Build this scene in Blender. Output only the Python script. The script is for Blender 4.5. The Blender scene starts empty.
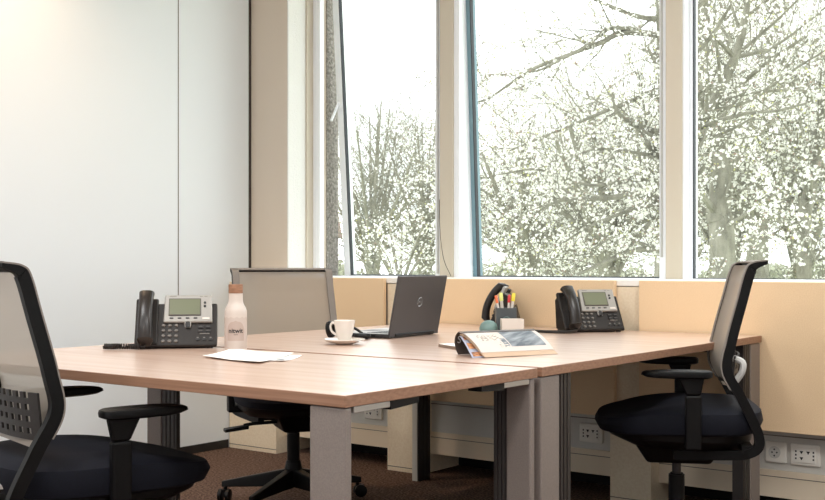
import bpy, bmesh, math, random
from mathutils import Vector, Matrix
random.seed(7)
S = bpy.context.scene
COL = S.collection
R = math.radians
PI = math.pi

# ------------------------------------------------------------------ materials
def lin(c):
    return tuple(((v/255.0)/12.92 if v/255.0 <= .04045 else ((v/255.0+.055)/1.055)**2.4) for v in c) + (1.0,)

def mat(name, rgb, rough=.5, metal=0., spec=.5, noise=None, bump=None, coat=0.):
    m = bpy.data.materials.new(name); m.use_nodes = True
    nt = m.node_tree; b = nt.nodes['Principled BSDF']
    b.inputs['Base Color'].default_value = lin(rgb)
    b.inputs['Roughness'].default_value = rough
    b.inputs['Metallic'].default_value = metal
    b.inputs['Specular IOR Level'].default_value = spec
    b.inputs['Coat Weight'].default_value = coat
    if noise or bump:
        tc = nt.nodes.new('ShaderNodeTexCoord')
    if noise:                       # (scale xyz, second colour, contrast lo, hi)
        sc, rgb2, lo, hi = noise
        mp = nt.nodes.new('ShaderNodeMapping'); mp.inputs['Scale'].default_value = sc
        nz = nt.nodes.new('ShaderNodeTexNoise'); nz.inputs['Scale'].default_value = 1; nz.inputs['Detail'].default_value = 6
        rp = nt.nodes.new('ShaderNodeValToRGB')
        rp.color_ramp.elements[0].position = lo; rp.color_ramp.elements[1].position = hi
        rp.color_ramp.elements[0].color = lin(rgb); rp.color_ramp.elements[1].color = lin(rgb2)
        nt.links.new(tc.outputs['Object'], mp.inputs[0]); nt.links.new(mp.outputs[0], nz.inputs[0])
        nt.links.new(nz.outputs[0], rp.inputs[0]); nt.links.new(rp.outputs[0], b.inputs['Base Color'])
    if bump:                        # (scale, strength, distance)
        nb = nt.nodes.new('ShaderNodeTexNoise'); nb.inputs['Scale'].default_value = bump[0]; nb.inputs['Detail'].default_value = 4
        bp = nt.nodes.new('ShaderNodeBump'); bp.inputs['Strength'].default_value = bump[1]; bp.inputs['Distance'].default_value = bump[2]
        nt.links.new(tc.outputs['Object'], nb.inputs[0]); nt.links.new(nb.outputs[0], bp.inputs['Height'])
        nt.links.new(bp.outputs[0], b.inputs['Normal'])
    return m

def see_through(name, rgb, alpha, rough=.8):
    m = bpy.data.materials.new(name); m.use_nodes = True
    nt = m.node_tree; b = nt.nodes['Principled BSDF']
    b.inputs['Base Color'].default_value = lin(rgb); b.inputs['Roughness'].default_value = rough
    b.inputs['Specular IOR Level'].default_value = .2
    b.inputs['Alpha'].default_value = alpha
    return m

def glass(name):
    m = bpy.data.materials.new(name); m.use_nodes = True
    nt = m.node_tree; nt.nodes.remove(nt.nodes['Principled BSDF'])
    out = nt.nodes['Material Output']
    tr = nt.nodes.new('ShaderNodeBsdfTransparent'); tr.inputs[0].default_value = (.985, .995, .99, 1)
    gl = nt.nodes.new('ShaderNodeBsdfGlossy'); gl.inputs['Roughness'].default_value = 0.0
    fr = nt.nodes.new('ShaderNodeFresnel')
    ge = nt.nodes.new('ShaderNodeNewGeometry'); ma = nt.nodes.new('ShaderNodeMath'); ma.operation = 'MULTIPLY_ADD'   # same reflectance on both faces of the sheet
    ma.inputs[1].default_value = 1/1.45-1.45; ma.inputs[2].default_value = 1.45
    nt.links.new(ge.outputs['Backfacing'], ma.inputs[0]); nt.links.new(ma.outputs[0], fr.inputs['IOR'])
    mx = nt.nodes.new('ShaderNodeMixShader')
    nt.links.new(fr.outputs[0], mx.inputs[0]); nt.links.new(tr.outputs[0], mx.inputs[1]); nt.links.new(gl.outputs[0], mx.inputs[2])
    nt.links.new(mx.outputs[0], out.inputs['Surface'])
    return m

def petal(name, rgb):
    m = bpy.data.materials.new(name); m.use_nodes = True
    nt = m.node_tree; nt.nodes.remove(nt.nodes['Principled BSDF'])
    out = nt.nodes['Material Output']
    d = nt.nodes.new('ShaderNodeBsdfDiffuse'); d.inputs[0].default_value = lin(rgb)
    t = nt.nodes.new('ShaderNodeBsdfTranslucent'); t.inputs[0].default_value = lin(rgb)
    mx = nt.nodes.new('ShaderNodeMixShader'); mx.inputs[0].default_value = .5
    nt.links.new(d.outputs[0], mx.inputs[1]); nt.links.new(t.outputs[0], mx.inputs[2]); nt.links.new(mx.outputs[0], out.inputs['Surface'])
    return m

def emit(name, rgb, k):
    m = bpy.data.materials.new(name); m.use_nodes = True
    b = m.node_tree.nodes['Principled BSDF']
    b.inputs['Base Color'].default_value = lin(rgb)
    b.inputs['Emission Color'].default_value = lin(rgb); b.inputs['Emission Strength'].default_value = k
    return m

M = {}
M['wall'] = mat('painted wall', (234, 238, 242), .6, bump=(300, .05, .002))
M['panelwall'] = mat('white wall panel', (226, 230, 232), .55, bump=(250, .04, .002))
M['plaster'] = mat('rough white plaster', (230, 230, 226), .85, bump=(120, .5, .006))
M['beige'] = mat('beige paint', (202, 193, 176), .6, bump=(200, .06, .002))
M['pier'] = mat('pier paint', (210, 197, 181), .65, bump=(200, .06, .002))
M['ceil'] = mat('ceiling paint', (235, 233, 228), .8)
M['carpet'] = mat('brown carpet', (80, 62, 53), .95, spec=.1, noise=((95, 95, 95), (142, 116, 102), .42, .66), bump=(260, .8, .01))
M['fabric'] = mat('beige felt panel', (236, 207, 170), .9, spec=.15, noise=((260, 260, 260), (227, 196, 158), .35, .65))
M['cream'] = mat('cream cover board', (232, 216, 190), .6, noise=((90, 90, 90), (226, 208, 180), .4, .6))
M['whiteframe'] = mat('white window frame', (238, 242, 246), .35)
M['bluealu'] = mat('blue grey aluminium', (112, 142, 152), .4)
M['gasket'] = mat('dark gasket', (45, 50, 55), .6)
M['sill'] = mat('white sill', (244, 241, 234), .4)
M['trunk'] = mat('grey white trunking', (205, 202, 194), .5)
M['trunkbeige'] = mat('cream trunking', (228, 212, 188), .5)
M['void'] = mat('painted recess shade', (18, 16, 15), .9)  # near black: shade of the gap below the trunking painted onto the wall
M['socket'] = mat('white socket plastic', (236, 232, 222), .35)
M['skirt'] = mat('black skirting', (28, 25, 24), .5)
M['groove'] = mat('panel joint', (120, 112, 104), .7)
M['darkgroove'] = mat('dark corner joint', (60, 52, 46), .7)
M['glass'] = glass('window glass')
M['pebble'] = mat('pebble dash', (176, 171, 164), .95, noise=((60, 60, 60), (120, 116, 110), .35, .65), bump=(80, .9, .02))
M['brick'] = mat('house brick', (196, 150, 130), .9)
M['tile'] = mat('roof tile', (120, 95, 88), .9)
M['woodtop'] = mat('oak laminate', (216, 186, 168), .24, spec=.9, noise=((1.6, 26, 26), (200, 168, 149), .32, .72), coat=.6)
M['woodtop'].node_tree.nodes['Principled BSDF'].inputs['Coat Roughness'].default_value = .42
M['woodedge'] = mat('walnut edge band', (150, 112, 88), .5, noise=((4, 60, 160), (128, 92, 70), .35, .7))
M['legplate'] = mat('light grey steel', (128, 117, 110), .5, noise=((300, 300, 300), (120, 109, 103), .4, .6))
M['legdark'] = mat('dark grooved aluminium', (60, 55, 53), .45, metal=.4)
M['alu'] = mat('brushed aluminium', (178, 174, 168), .4, metal=.6)
M['blackp'] = mat('black plastic', (8, 7, 7), .45, spec=.22)
M['blackframe'] = mat('black frame plastic', (8, 7, 7), .5, spec=.2)
M['greyframe'] = mat('grey frame front', (124, 115, 107), .6)
M['navy'] = mat('navy seat fabric', (6, 7, 15), .8, spec=.25, noise=((400, 400, 400), (11, 13, 26), .4, .6))
M['mesh'] = see_through('grey back mesh', (160, 150, 140), .78)
_nt = M['mesh'].node_tree; _b = _nt.nodes['Principled BSDF']; _o = _nt.nodes['Material Output']
_t = _nt.nodes.new('ShaderNodeBsdfTranslucent'); _t.inputs[0].default_value = lin((196, 186, 174)); _x = _nt.nodes.new('ShaderNodeMixShader'); _x.inputs[0].default_value = .32
_nt.links.new(_b.outputs[0], _x.inputs[1]); _nt.links.new(_t.outputs[0], _x.inputs[2]); _nt.links.new(_x.outputs[0], _o.inputs['Surface'])
M['lumbar'] = mat('lumbar grid plastic', (40, 36, 34), .5)
M['greyplastic'] = mat('pale grey plastic', (196, 194, 190), .4)
M['charcoal'] = mat('charcoal phone plastic', (36, 31, 28), .45, spec=.3)
M['handset'] = mat('handset plastic', (36, 31, 28), .33, spec=.4)
M['silver'] = mat('silver bezel', (156, 152, 146), .4, metal=.2)
M['lcd'] = mat('grey green display', (112, 116, 94), .25)
M['lcdrim'] = mat('display rim', (78, 72, 64), .4)
M['key'] = mat('grey keys', (104, 98, 92), .45)
M['darkkey'] = mat('dark keys', (26, 23, 22), .4)
M['white'] = mat('white porcelain', (218, 210, 201), .2)
M['bottle'] = mat('white bottle', (194, 181, 171), .3)
M['cork'] = mat('brown wood cap', (150, 108, 82), .7, noise=((60, 60, 160), (120, 82, 58), .35, .7))
M['label'] = mat('taupe label', (170, 150, 139), .5)
M['labelband'] = mat('pale label band', (183, 167, 157), .45)
M['ink'] = mat('black ink', (42, 38, 38), .6)
M['greyink'] = mat('grey ink', (150, 150, 150), .7)
M['paper'] = mat('white paper', (245, 244, 242), .7)
M['newsprint'] = mat('cream paper', (203, 193, 186), .7)
M['pageedge'] = mat('page edges', (186, 160, 136), .8)
M['bluepic'] = mat('blue grey photo', (84, 92, 100), .6, noise=((70, 9, 60), (160, 166, 170), .35, .75))
M['greypic'] = mat('grey print', (150, 142, 134), .7, noise=((240, 90, 200), (226, 214, 202), .4, .6))
M['orangepic'] = mat('orange photo', (214, 150, 104), .6, noise=((60, 60, 60), (120, 84, 66), .4, .65))
M['slabshade'] = mat('shaded page edges', (128, 110, 96), .8)  # page-edge tone darkened: shading on the flat block's sides put into the colour
M['lavender'] = mat('blue grey page', (168, 172, 190), .6)
M['cover'] = mat('dark taupe cover', (70, 60, 54), .5)
M['laptop'] = mat('graphite laptop', (70, 66, 66), .45, metal=.3)
M['laptopedge'] = mat('dark laptop base', (46, 44, 44), .4)
M['keydeck'] = mat('silver key deck', (170, 168, 166), .4, metal=.3)
M['chrome'] = mat('pale logo metal', (186, 188, 190), .25, metal=.7)
M['pencup'] = mat('dark grey pen cup', (74, 78, 80), .5)
M['teal'] = mat('teal grey plastic', (112, 140, 136), .4)
M['clearbox'] = see_through('frosted box plastic', (232, 222, 212), .75, .4)
M['orange'] = mat('orange pen', (226, 112, 66), .4)
M['red'] = mat('red pen', (206, 52, 56), .4)
M['yellow'] = mat('yellow pen', (232, 216, 70), .4)
M['lime'] = mat('pale yellow pen', (218, 222, 128), .4)
M['bark'] = mat('grey green bark', (140, 138, 122), .95, noise=((14, 14, 5), (104, 102, 88), .35, .7), bump=(30, .6, .03))
M['petal'] = petal('white blossom', (238, 237, 230))
M['bud'] = petal('yellow green buds', (196, 196, 134))
M['dusk'] = petal('pinkish brown calyx', (158, 136, 124))
M['lawn'] = mat('lawn', (186, 192, 158), .95, noise=((3, 3, 3), (164, 174, 132), .35, .7))
M['hedge'] = mat('hedge green', (134, 136, 120), .95, noise=((9, 9, 9), (106, 108, 94), .35, .7))
M['hedgeleaf'] = petal('hedge leaves', (178, 180, 160))
M['lamp'] = emit('warm lamp diffuser', (255, 236, 208), 4.0)
M['cable'] = mat('dark cable', (70, 64, 58), .5)
M['cord'] = mat('pale cord', (178, 178, 174), .6)

# ------------------------------------------------------------------ mesh helpers
def flat(m):
    return [M[x] if isinstance(x, str) else x for x in (m if isinstance(m, (list, tuple)) else [m])]

class MB:
    def __init__(s): s.v = []; s.f = []; s.m = []
    def add(s, vs, fs, mi=0, mx=None):
        o = len(s.v)
        s.v += [tuple(mx @ Vector(p)) if mx else tuple(p) for p in vs]
        s.f += [tuple(i+o for i in q) for q in fs]; s.m += [mi]*len(fs)
        return s
    def box(s, x0, x1, y0, y1, z0, z1, mi=0, mx=None):
        vs = [(x, y, z) for z in (z0, z1) for y in (y0, y1) for x in (x0, x1)]
        return s.add(vs, [(0,2,3,1),(4,5,7,6),(0,1,5,4),(2,6,7,3),(0,4,6,2),(1,3,7,5)], mi, mx)
    def hexa(s, low, up, mi=0, mx=None):       # two quads, same order
        return s.add(list(low)+list(up), [(3,2,1,0),(4,5,6,7),(0,1,5,4),(1,2,6,5),(2,3,7,6),(3,0,4,7)], mi, mx)
    def lathe(s, prof, n=32, mi=0, mx=None, cap=True):
        vs = []; fs = []
        for r, z in prof:
            for k in range(n):
                a = 2*PI*k/n; vs.append((r*math.cos(a), r*math.sin(a), z))
        for j in range(len(prof)-1):
            for k in range(n):
                k2 = (k+1) % n
                fs.append((j*n+k, j*n+k2, (j+1)*n+k2, (j+1)*n+k))
        if cap:
            fs.append(tuple(reversed(range(n)))); fs.append(tuple((len(prof)-1)*n+k for k in range(n)))
        return s.add(vs, fs, mi, mx)
    def tube(s, pts, rad, n=8, mi=0, mx=None, closed=False):
        pts = [Vector(p) for p in pts]; N = len(pts)
        if not isinstance(rad, (list, tuple)): rad = [rad]*N
        vs = []; fs = []; up = None
        for i, p in enumerate(pts):
            if closed: t = pts[(i+1) % N]-pts[i-1]
            else: t = pts[min(i+1, N-1)]-pts[max(i-1, 0)]
            t = t.normalized() if t.length > 1e-9 else Vector((0, 0, 1))
            if up is None: up = Vector((0, 0, 1)) if abs(t.z) < .9 else Vector((1, 0, 0))
            a = up - t*up.dot(t)
            if a.length < 1e-6: a = t.orthogonal()
            a.normalize(); b = t.cross(a); up = a
            for k in range(n):
                q = 2*PI*k/n; vs.append(p+(a*math.cos(q)+b*math.sin(q))*rad[i])
        for i in range(N if closed else N-1):
            i2 = (i+1) % N
            for k in range(n):
                k2 = (k+1) % n; fs.append((i*n+k, i*n+k2, i2*n+k2, i2*n+k))
        if not closed:
            fs.append(tuple(reversed(range(n)))); fs.append(tuple((N-1)*n+k for k in range(n)))
        return s.add(vs, fs, mi, mx)
    def grid(s, rows, mi=0, mx=None, thick=None):    # rows of points -> sheet, optional solid by offset vectors
        nr, nc = len(rows), len(rows[0])
        vs = [p for r in rows for p in r]
        fs = [(i*nc+j, i*nc+j+1, (i+1)*nc+j+1, (i+1)*nc+j) for i in range(nr-1) for j in range(nc-1)]
        if thick:
            o = len(vs); vs += [tuple(Vector(p)+Vector(t)) for r, tr in zip(rows, thick) for p, t in zip(r, tr)]
            fs = fs + [tuple(reversed([q+o for q in f])) for f in fs]
            for i in range(nr-1):
                for j in (0, nc-1):
                    q = (i*nc+j, (i+1)*nc+j, (i+1)*nc+j+o, i*nc+j+o); fs.append(q if j == 0 else q[::-1])
            for j in range(nc-1):
                for i in (0, nr-1):
                    q = (i*nc+j, i*nc+j+o, i*nc+j+1+o, i*nc+j+1); fs.append(q if i == 0 else q[::-1])
        return s.add(vs, fs, mi, mx)
    def build(s, name, mats, parent=None, smooth=False, bevel=0, seg=2, loc=None):
        me = bpy.data.meshes.new(name); me.from_pydata(s.v, [], s.f)
        for m in flat(mats): me.materials.append(m)
        me.polygons.foreach_set('material_index', s.m)
        bm = bmesh.new(); bm.from_mesh(me); bmesh.ops.recalc_face_normals(bm, faces=bm.faces); bm.to_mesh(me); bm.free()
        if smooth:
            me.polygons.foreach_set('use_smooth', [True]*len(me.polygons))
            me.set_sharp_from_angle(angle=R(38))
        o = bpy.data.objects.new(name, me); COL.objects.link(o)
        if bevel:
            b = o.modifiers.new('bevel', 'BEVEL'); b.width = bevel; b.segments = seg; b.limit_method = 'ANGLE'; b.angle_limit = R(40)
        if parent: o.parent = parent
        if loc: o.location = loc
        return o

def tag(o, label, cat, group=None):
    o['label'] = label; o['category'] = cat
    if group: o['group'] = group
    return o
def thing(name, label, cat, loc=(0, 0, 0), rz=0, group=None):
    o = bpy.data.objects.new(name, None); COL.objects.link(o); o.empty_display_size = .05
    o.location = loc; o.rotation_euler = (0, 0, rz)
    return tag(o, label, cat, group)
def struct(o, label=None):
    o['kind'] = 'structure'
    if label: o['label'] = label
    return o

def catmull(pts, n=8):
    P = [Vector(p) for p in pts]; P = [P[0]*2-P[1]]+P+[P[-1]*2-P[-2]]; out = []
    for i in range(1, len(P)-2):
        for k in range(n):
            t = k/n; a, b, c, d = P[i-1], P[i], P[i+1], P[i+2]
            out.append(.5*((2*b)+(c-a)*t+(2*a-5*b+4*c-d)*t*t+(3*b-a-3*c+d)*t**3))
    out.append(P[-2]); return out

def text_geo(txt, size, extrude=.0003, off=.0):
    cu = bpy.data.curves.new('t', 'FONT'); cu.body = txt; cu.size = size; cu.extrude = extrude
    cu.offset = size*off; cu.align_x = 'CENTER'; cu.align_y = 'CENTER'; cu.resolution_u = 3
    ob = bpy.data.objects.new('t', cu); COL.objects.link(ob); bpy.context.view_layer.update()
    me = bpy.data.meshes.new_from_object(ob)
    vs = [v.co.copy() for v in me.vertices]; fs = [tuple(p.vertices) for p in me.polygons]
    bpy.data.objects.remove(ob); bpy.data.meshes.remove(me); bpy.data.curves.remove(cu)
    return vs, fs

# ------------------------------------------------------------------ room
XL, XR, YB, YW, ZC = -4.54, 2.6, -2.4, 4.62, 3.15
def sbox(name, mats, *a, label=None, bevel=0):
    return struct(MB().box(*a).build(name, mats, bevel=bevel), label)
sbox('floor', 'carpet', XL-.1, XR+.1, YB-.1, 4.75, -.1, 0)
sbox('ceiling', 'ceil', XL-.1, XR+.1, YB-.1, 5.0, ZC, ZC+.1)
sbox('wall_left', 'panelwall', XL-.12, XL, YB, 4.468, 0, ZC)
sbox('wall_right', 'wall', XR, XR+.1, YB, 5.0, 0, ZC)
sbox('wall_back', 'wall', XL-.12, XR+.1, YB-.1, YB, 0, ZC)
sbox('wall_window', 'void', XL-.12, XR, YW, 5.0, 0, .92)
sbox('wall_lintel', 'beige', -4.25, XR, 4.6, 5.0, 3.0, ZC)
# left pier beside the first window: beige face, plaster reveal, pebble dash outside
sbox('wall_pier', 'pier', XL-.12, -4.255, 4.475, 4.80, 0, ZC)
sbox('wall_reveal', 'plaster', -4.255, -4.247, 4.475, 4.62, .955, ZC)
sbox('trim_7', 'beige', -4.255, -4.235, 4.615, 4.74, .952, ZC, bevel=.002)
sbox('wall_outer', 'pebble', XL-.12, -4.25, 4.80, 4.90, -3.4, 3.6)
sbox('trim_1', 'groove', XL-.001, XL+.0012, 3.937, 3.943, .08, ZC)
sbox('trim_2', 'darkgroove', XL-.02, XL+.004, 4.458, 4.476, .0, ZC)
sbox('baseboard_left', 'skirt', XL, XL+.008, YB, 4.295, 0, .045)
# mullions
mull = [(-3.345, -3.262), (-2.094, -2.018), (-.882, -.778), (.345, .455)]
for i, (xa, xb) in enumerate(mull):
    sbox('trim_%d' % (i+3), 'beige', xa, xb, 4.655, 4.74, .952, 3.0, bevel=.002)
sbox('trim_8', 'sill', -4.246, XR, 4.30, 4.86, .925, .952, bevel=.003)      # window sill

def window(n, x0, x1, swing, sashmat, fw=.035, sw=.045, lap=.026, ypiv=4.765, dep=4.79):
    zb, zt = .952, 3.0
    f = MB(); w = fw
    f.box(x0, x0+w, 4.665, dep, zb, zt); f.box(x1-.035, x1, 4.665, 4.79, zb, zt)
    f.box(x0+w*.45, x0+w*.55, 4.662, 4.665, zb, zt)
    f.box(x0, x1, 4.665, 4.79, zt-.05, zt); f.box(x0, x1, 4.68, 4.79, zb-.02, zb+.002)
    fr = struct(f.build('window_%d' % n, 'whiteframe', bevel=.003))
    # top-hung sash, its foot swung outwards
    h = zt-.05-zb+.037; W0, W1 = x0+w+.008-lap, x1-.035-.008+.026
    if not swing: W0, W1 = x0+w-.004, x1-.031
    mx = Matrix.Translation((0, ypiv if swing else 4.735, zt-.05)) @ Matrix.Rotation(swing, 4, 'X')
    s = MB()
    s.box(W0, W0+sw, -.02, .035, -h, 0, 0, mx); s.box(W1-sw, W1, -.02, .035, -h, 0, 0, mx)
    s.box(W0+sw, W1-sw, -.02, .035, -sw, 0, 0, mx); s.box(W0+sw, W1-sw, -.02, .035, -h, -h+.038, 0, mx)
    so = s.build('sash', sashmat, fr, bevel=.004)
    MB().box(W0+sw, W1-sw, .004, .010, -h+.038, -sw, 0, mx).build('pane', 'glass', so)
    g = MB()
    for xx in (W0+sw, W1-sw-.006): g.box(xx, xx+.004, -.021, .004, -h+.038, -sw, 0, mx)
    g.box(W0+sw, W1-sw, -.021, .004, -h+.038, -h+.042, 0, mx)
    g.build('gasket', 'gasket', so)
    if swing > .055:
        st = MB(); st.tube([(W0+.0, 4.775, 1.84), mx @ Vector((W0+.012, -.015, -1.0))], .009, 6)
        st.build('stay_arm', 'whiteframe', fr)
    return fr
window(1, -4.235, -3.345, .068, 'whiteframe', .052, .048, .020, 4.775, 4.70)
window(2, -3.262, -2.094, .05, 'bluealu', .034, .028, .012, 4.715)
window(3, -2.018, -.882, 0, 'whiteframe', .012, .02)
window(4, -.777, .345, 0, 'whiteframe')
window(5, .455, XR, 0, 'whiteframe')

# cover boards and boxes below the sill
for i, (x0, x1) in enumerate([(-4.28, -3.412), (-3.318, -2.156), (-2.042, -.86), (-.75, .4), (.5, 2.5)]):
    sbox('trim_%d' % (i+9), ['fabric'], x0, x1, 4.273, 4.297, .368, .949, label='beige felt board below the window sill', bevel=.002)
for i, (x0, x1) in enumerate([(-4.532, -4.172), (-3.409, -3.20), (-2.19, -2.0), (-.98, -.79)]):
    m = MB(); m.box(x0, x1, 4.302, 4.62, 0, .922); m.box(x0-.001, x1+.001, 4.300, 4.302, .02, .024, 1)
    struct(m.build('trim_%d' % (i+14), ['cream', 'groove'], bevel=.003), 'cream boxed column below the window sill')
tr = MB()
tr.box(XL, XR, 4.385, 4.62, .185, .36, 0); tr.box(XL, XR, 4.375, 4.62, .176, .20, 1)
tr.box(XL, XR, 4.378, 4.62, .092, .172, 1); tr.box(XL, XR, 4.379, 4.62, .171, .178, 2)
tr.box(XL, XR, 4.381, 4.62, .335, .339, 2); tr.box(XL, XR, 4.38, 4.62, .36, .925, 0)
struct(tr.build('trim_18', ['trunk', 'trunkbeige', 'groove']), 'cable trunking along the window wall')

def socket(label, x, kind):
    t = thing('wall_socket', label, 'wall socket', (x, 4.385, .272), 0, 'sockets in the trunking')
    w = .058 if kind == 'double' else .042
    MB().box(-w, w, -.014, 0, -.042, .042).build('cover_plate', 'socket', t, bevel=.006)
    if kind == 'double':
        MB().box(-w*.72, w*.72, -.018, -.014, -.03, .03).build('socket_insert', 'socket', t, bevel=.002)
        h = MB()
        for hx, hz in ((-.012, .012), (.014, .012), (-.012, -.012)):
            h.lathe([(.008, 0), (.008, .002)], 3, 0, Matrix.Translation((hx, -.018, hz)) @ Matrix.Rotation(PI/2, 4, 'X') @ Matrix.Rotation(R(-90), 4, 'Z'))
        for hx in (-.034, .034):
            for hz in (-.014, 0, .014): h.box(hx-.003, hx+.003, -.0186, -.018, hz-.004, hz+.003)
        h.build('holes', 'ink', t)
    else:
        MB().lathe([(.024, 0), (.024, .003), (.02, .003), (.018, .001)], 28, 0, Matrix.Translation((-.004, -.014, 0)) @ Matrix.Rotation(PI/2, 4, 'X')).build('socket_insert', 'trunk', t, smooth=True)
        h = MB()
        for hx, hz in ((-.013, 0), (.006, 0), (-.004, .012), (-.004, -.013)):
            h.lathe([(.0035, 0), (.0035, .0008)], 10, 0, Matrix.Translation((hx, -.0172, hz)) @ Matrix.Rotation(PI/2, 4, 'X'))
        h.build('holes', 'ink', t)
socket('white double wall socket seen beside the front corner leg of the near desk', -3.56, 'double')
socket('white double wall socket below the panels, next to the grooved desk leg and seat front', -2.32, 'double')
socket('single round white wall socket beside the far right desk leg', -1.50, 'single')
socket('white double wall socket furthest right, alone in open trunking', -1.385, 'double')

# ------------------------------------------------------------------ lights
def ceiling_light(x, y, label):
    t = thing('ceiling_light', label, 'ceiling light', (x, y, ZC), 0, 'square ceiling lights')
    MB().box(-.31, .31, -.31, .31, -.03, 0).build('housing', 'whiteframe', t)
    MB().box(-.29, .29, -.29, .29, -.034, -.0301).build('diffuser', 'lamp', t)
    l = bpy.data.lights.new('ceiling_lamp', 'AREA'); l.size = .56; l.energy = LAMP_W; l.color = (.96, .98, 1.0)
    lo = bpy.data.objects.new('ceiling_lamp', l); COL.objects.link(lo); lo.location = (x, y, ZC-.04); lo.parent = None
LAMP_W = 37
for x, y, lab in ((-2.6, 1.0, 'square ceiling light before the desks'), (-.6, 1.0, 'square ceiling light over the open floor'),
             (-.6, 3.2, 'square ceiling light near the right window'), (1.2, 1.0, 'square ceiling light near the far wall'),
             (-2.6, -1.0, 'square ceiling light at the back'), (-.6, -1.0, 'square ceiling light mid back')):
    ceiling_light(x, y, lab)
def downlight(x, y, w, label):
    t = thing('downlight', label, 'downlight', (x, y, ZC), 0, 'downlights along the white wall')
    MB().lathe([(.06, 0), (.06, -.012), (.045, -.012), (.04, -.004)], 24).build('trim_ring', 'whiteframe', t, smooth=True)
    MB().lathe([(.038, -.005), (.038, -.007)], 24).build('diffuser', 'lamp', t)
    l = bpy.data.lights.new('downlight_lamp', 'SPOT'); l.energy = w; l.color = (1.0, .68, .44); l.spot_size = R(105); l.spot_blend = .9; l.shadow_soft_size = .05
    lo = bpy.data.objects.new('downlight_lamp', l); COL.objects.link(lo); lo.location = (x, y, ZC-.02)
downlight(-4.2, 2.75, 95, 'round warm downlight next to the white wall')
downlight(-4.1, .9, 25, 'round warm downlight further along the white wall')

W = bpy.data.worlds.new('overcast'); S.world = W; W.use_nodes = True
bg = W.node_tree.nodes['Background']; bg.inputs[0].default_value = (.94, .975, 1.0, 1); bg.inputs[1].default_value = 3.6

# ------------------------------------------------------------------ desks
def tabletop(parent, x0, x1, y0, y1, grain):
    z0, z1 = .714, .74
    m = MB(); m.box(x0, x1, y0, y1, z0, z1)
    m.m = [1, 0, 1, 1, 1, 1]
    o = m.build('tabletop', ['woodtop', 'woodedge'], parent, bevel=.0012, seg=1)
    return o
# near desk: long side runs left-right
dk = thing('end_desk', 'nearest wood-topped desk, carrying the bottle, loose papers and left telephone', 'desk', (-2.332, 2.165, 0))
hx, hy = .815, .395
tabletop(dk, -hx, hx, -hy, hy, 0)
def cleg(parent, cx, cy, ax, sgn, pw=.1, cw=.07, tk=.025):      # ax 'x' or 'y': direction of the wide face; sgn: outward end
    # outer light plate plus inner dark grooved column
    lp = MB(); ld = MB()
    a0, a1 = (0, .1)
    def bx(mb, p0, p1, t0, t1, z0, z1, mi=0):
        lo, hi = sorted((p0*sgn, p1*sgn))
        if ax == 'x': mb.box(cx+lo, cx+hi, cy+t0, cy+t1, z0, z1, mi)
        else: mb.box(cx+t0, cx+t1, cy+lo, cy+hi, z0, z1, mi)
    bx(lp, 0, -pw, -tk, tk, 0.0, .712)
    o = lp.build('leg', 'legplate', parent, bevel=.004)
    if not cw: return o
    bx(ld, -pw-.001, -pw-cw, -tk+.004, tk-.004, 0, .712)
    for k in range(3): bx(ld, -pw-cw*(.12+.28*k), -pw-cw*(.30+.28*k), -tk+.0015, tk-.0015, 0, .712)
    ld.build('leg_column', 'legdark', o)
    return o
for sx in (-1, 1):
    for sy in (-1, 1):
        cleg(dk, sx*(hx-.004 if sx > 0 else hx-.07), sy*(hy-(.016 if sy < 0 else .02)), 'x', sx, .1 if sy < 0 else .075, 0 if sy < 0 else (.042 if sx > 0 else .075), .012)
for sx in (-1, 1):
    for sy in (-1, 1):
        m = MB()
        y0, y1 = sorted((sy*(hy-.035), sy*.235)); q = sx*(hx-.014)
        m.box(q-.018, q+.010, y0, y1, .699, .7135)
        o = m.build('support_arm', 'alu', dk, bevel=.002)
        m = MB(); a, b = sy*.2345, sy*.13
        m.hexa([(q-.03, a, .694), (q+.011, a, .694), (q+.011, b, .700), (q-.03, b, .700)], [(q-.03, a, .7135), (q+.011, a, .7135), (q+.011, b, .7135), (q-.03, b, .7135)])
        m.build('end_cap', 'blackp', o)
m = MB(); m.box(-.65, .65, -.06, .06, .672, .713); m.build('crossbeam', 'legdark', dk)

# double desk behind it, along the window panels
d2 = thing('double_desk', 'wide wood-topped double desk reaching the beige window panels, under laptop and magazine', 'desk', (-2.332, 3.425, 0))
Y0, Y1 = -.842, .838
tabletop(d2, -.815, .815, Y0, Y1, 1)
def cleg2(sx, cy, sgn): return cleg(d2, sx*.786, cy, 'y', sgn)
cleg2(1, Y0+.002, -1); cleg2(1, Y1-.008, 1)
lp = MB(); lp.box(-.812, -.782, Y1-.11, Y1-.012, 0, .712); o = lp.build('leg', 'trunk', d2, bevel=.003)
ld = MB(); ld.box(-.7815, -.776, Y1-.108, Y1-.014, 0, .712)
for k in range(3): ld.box(-.7765, -.773, Y1-.10+.03*k, Y1-.085+.03*k, 0, .712)
ld.build('leg_column', 'legdark', o)
MB().box(-.80, -.76, Y0+.02, Y0+.06, 0, .712).build('leg', 'legdark', d2, bevel=.003)
m = MB(); m.box(-.75, .72, Y0+.06, Y0+.10, .675, .713); m.build('crossbeam', 'legdark', d2)
m = MB(); m.box(-.75, .72, Y1-.12, Y1-.08, .675, .713); m.build('crossbeam', 'legdark', d2)
m = MB(); m.box(-.10, .10, Y0+.2, Y1-.2, .62, .64); m.box(-.10, -.09, Y0+.2, Y1-.2, .64, .7135); m.box(.09, .10, Y0+.2, Y1-.2, .64, .7135); m.build('cable_tray', 'legdark', d2)

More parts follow.
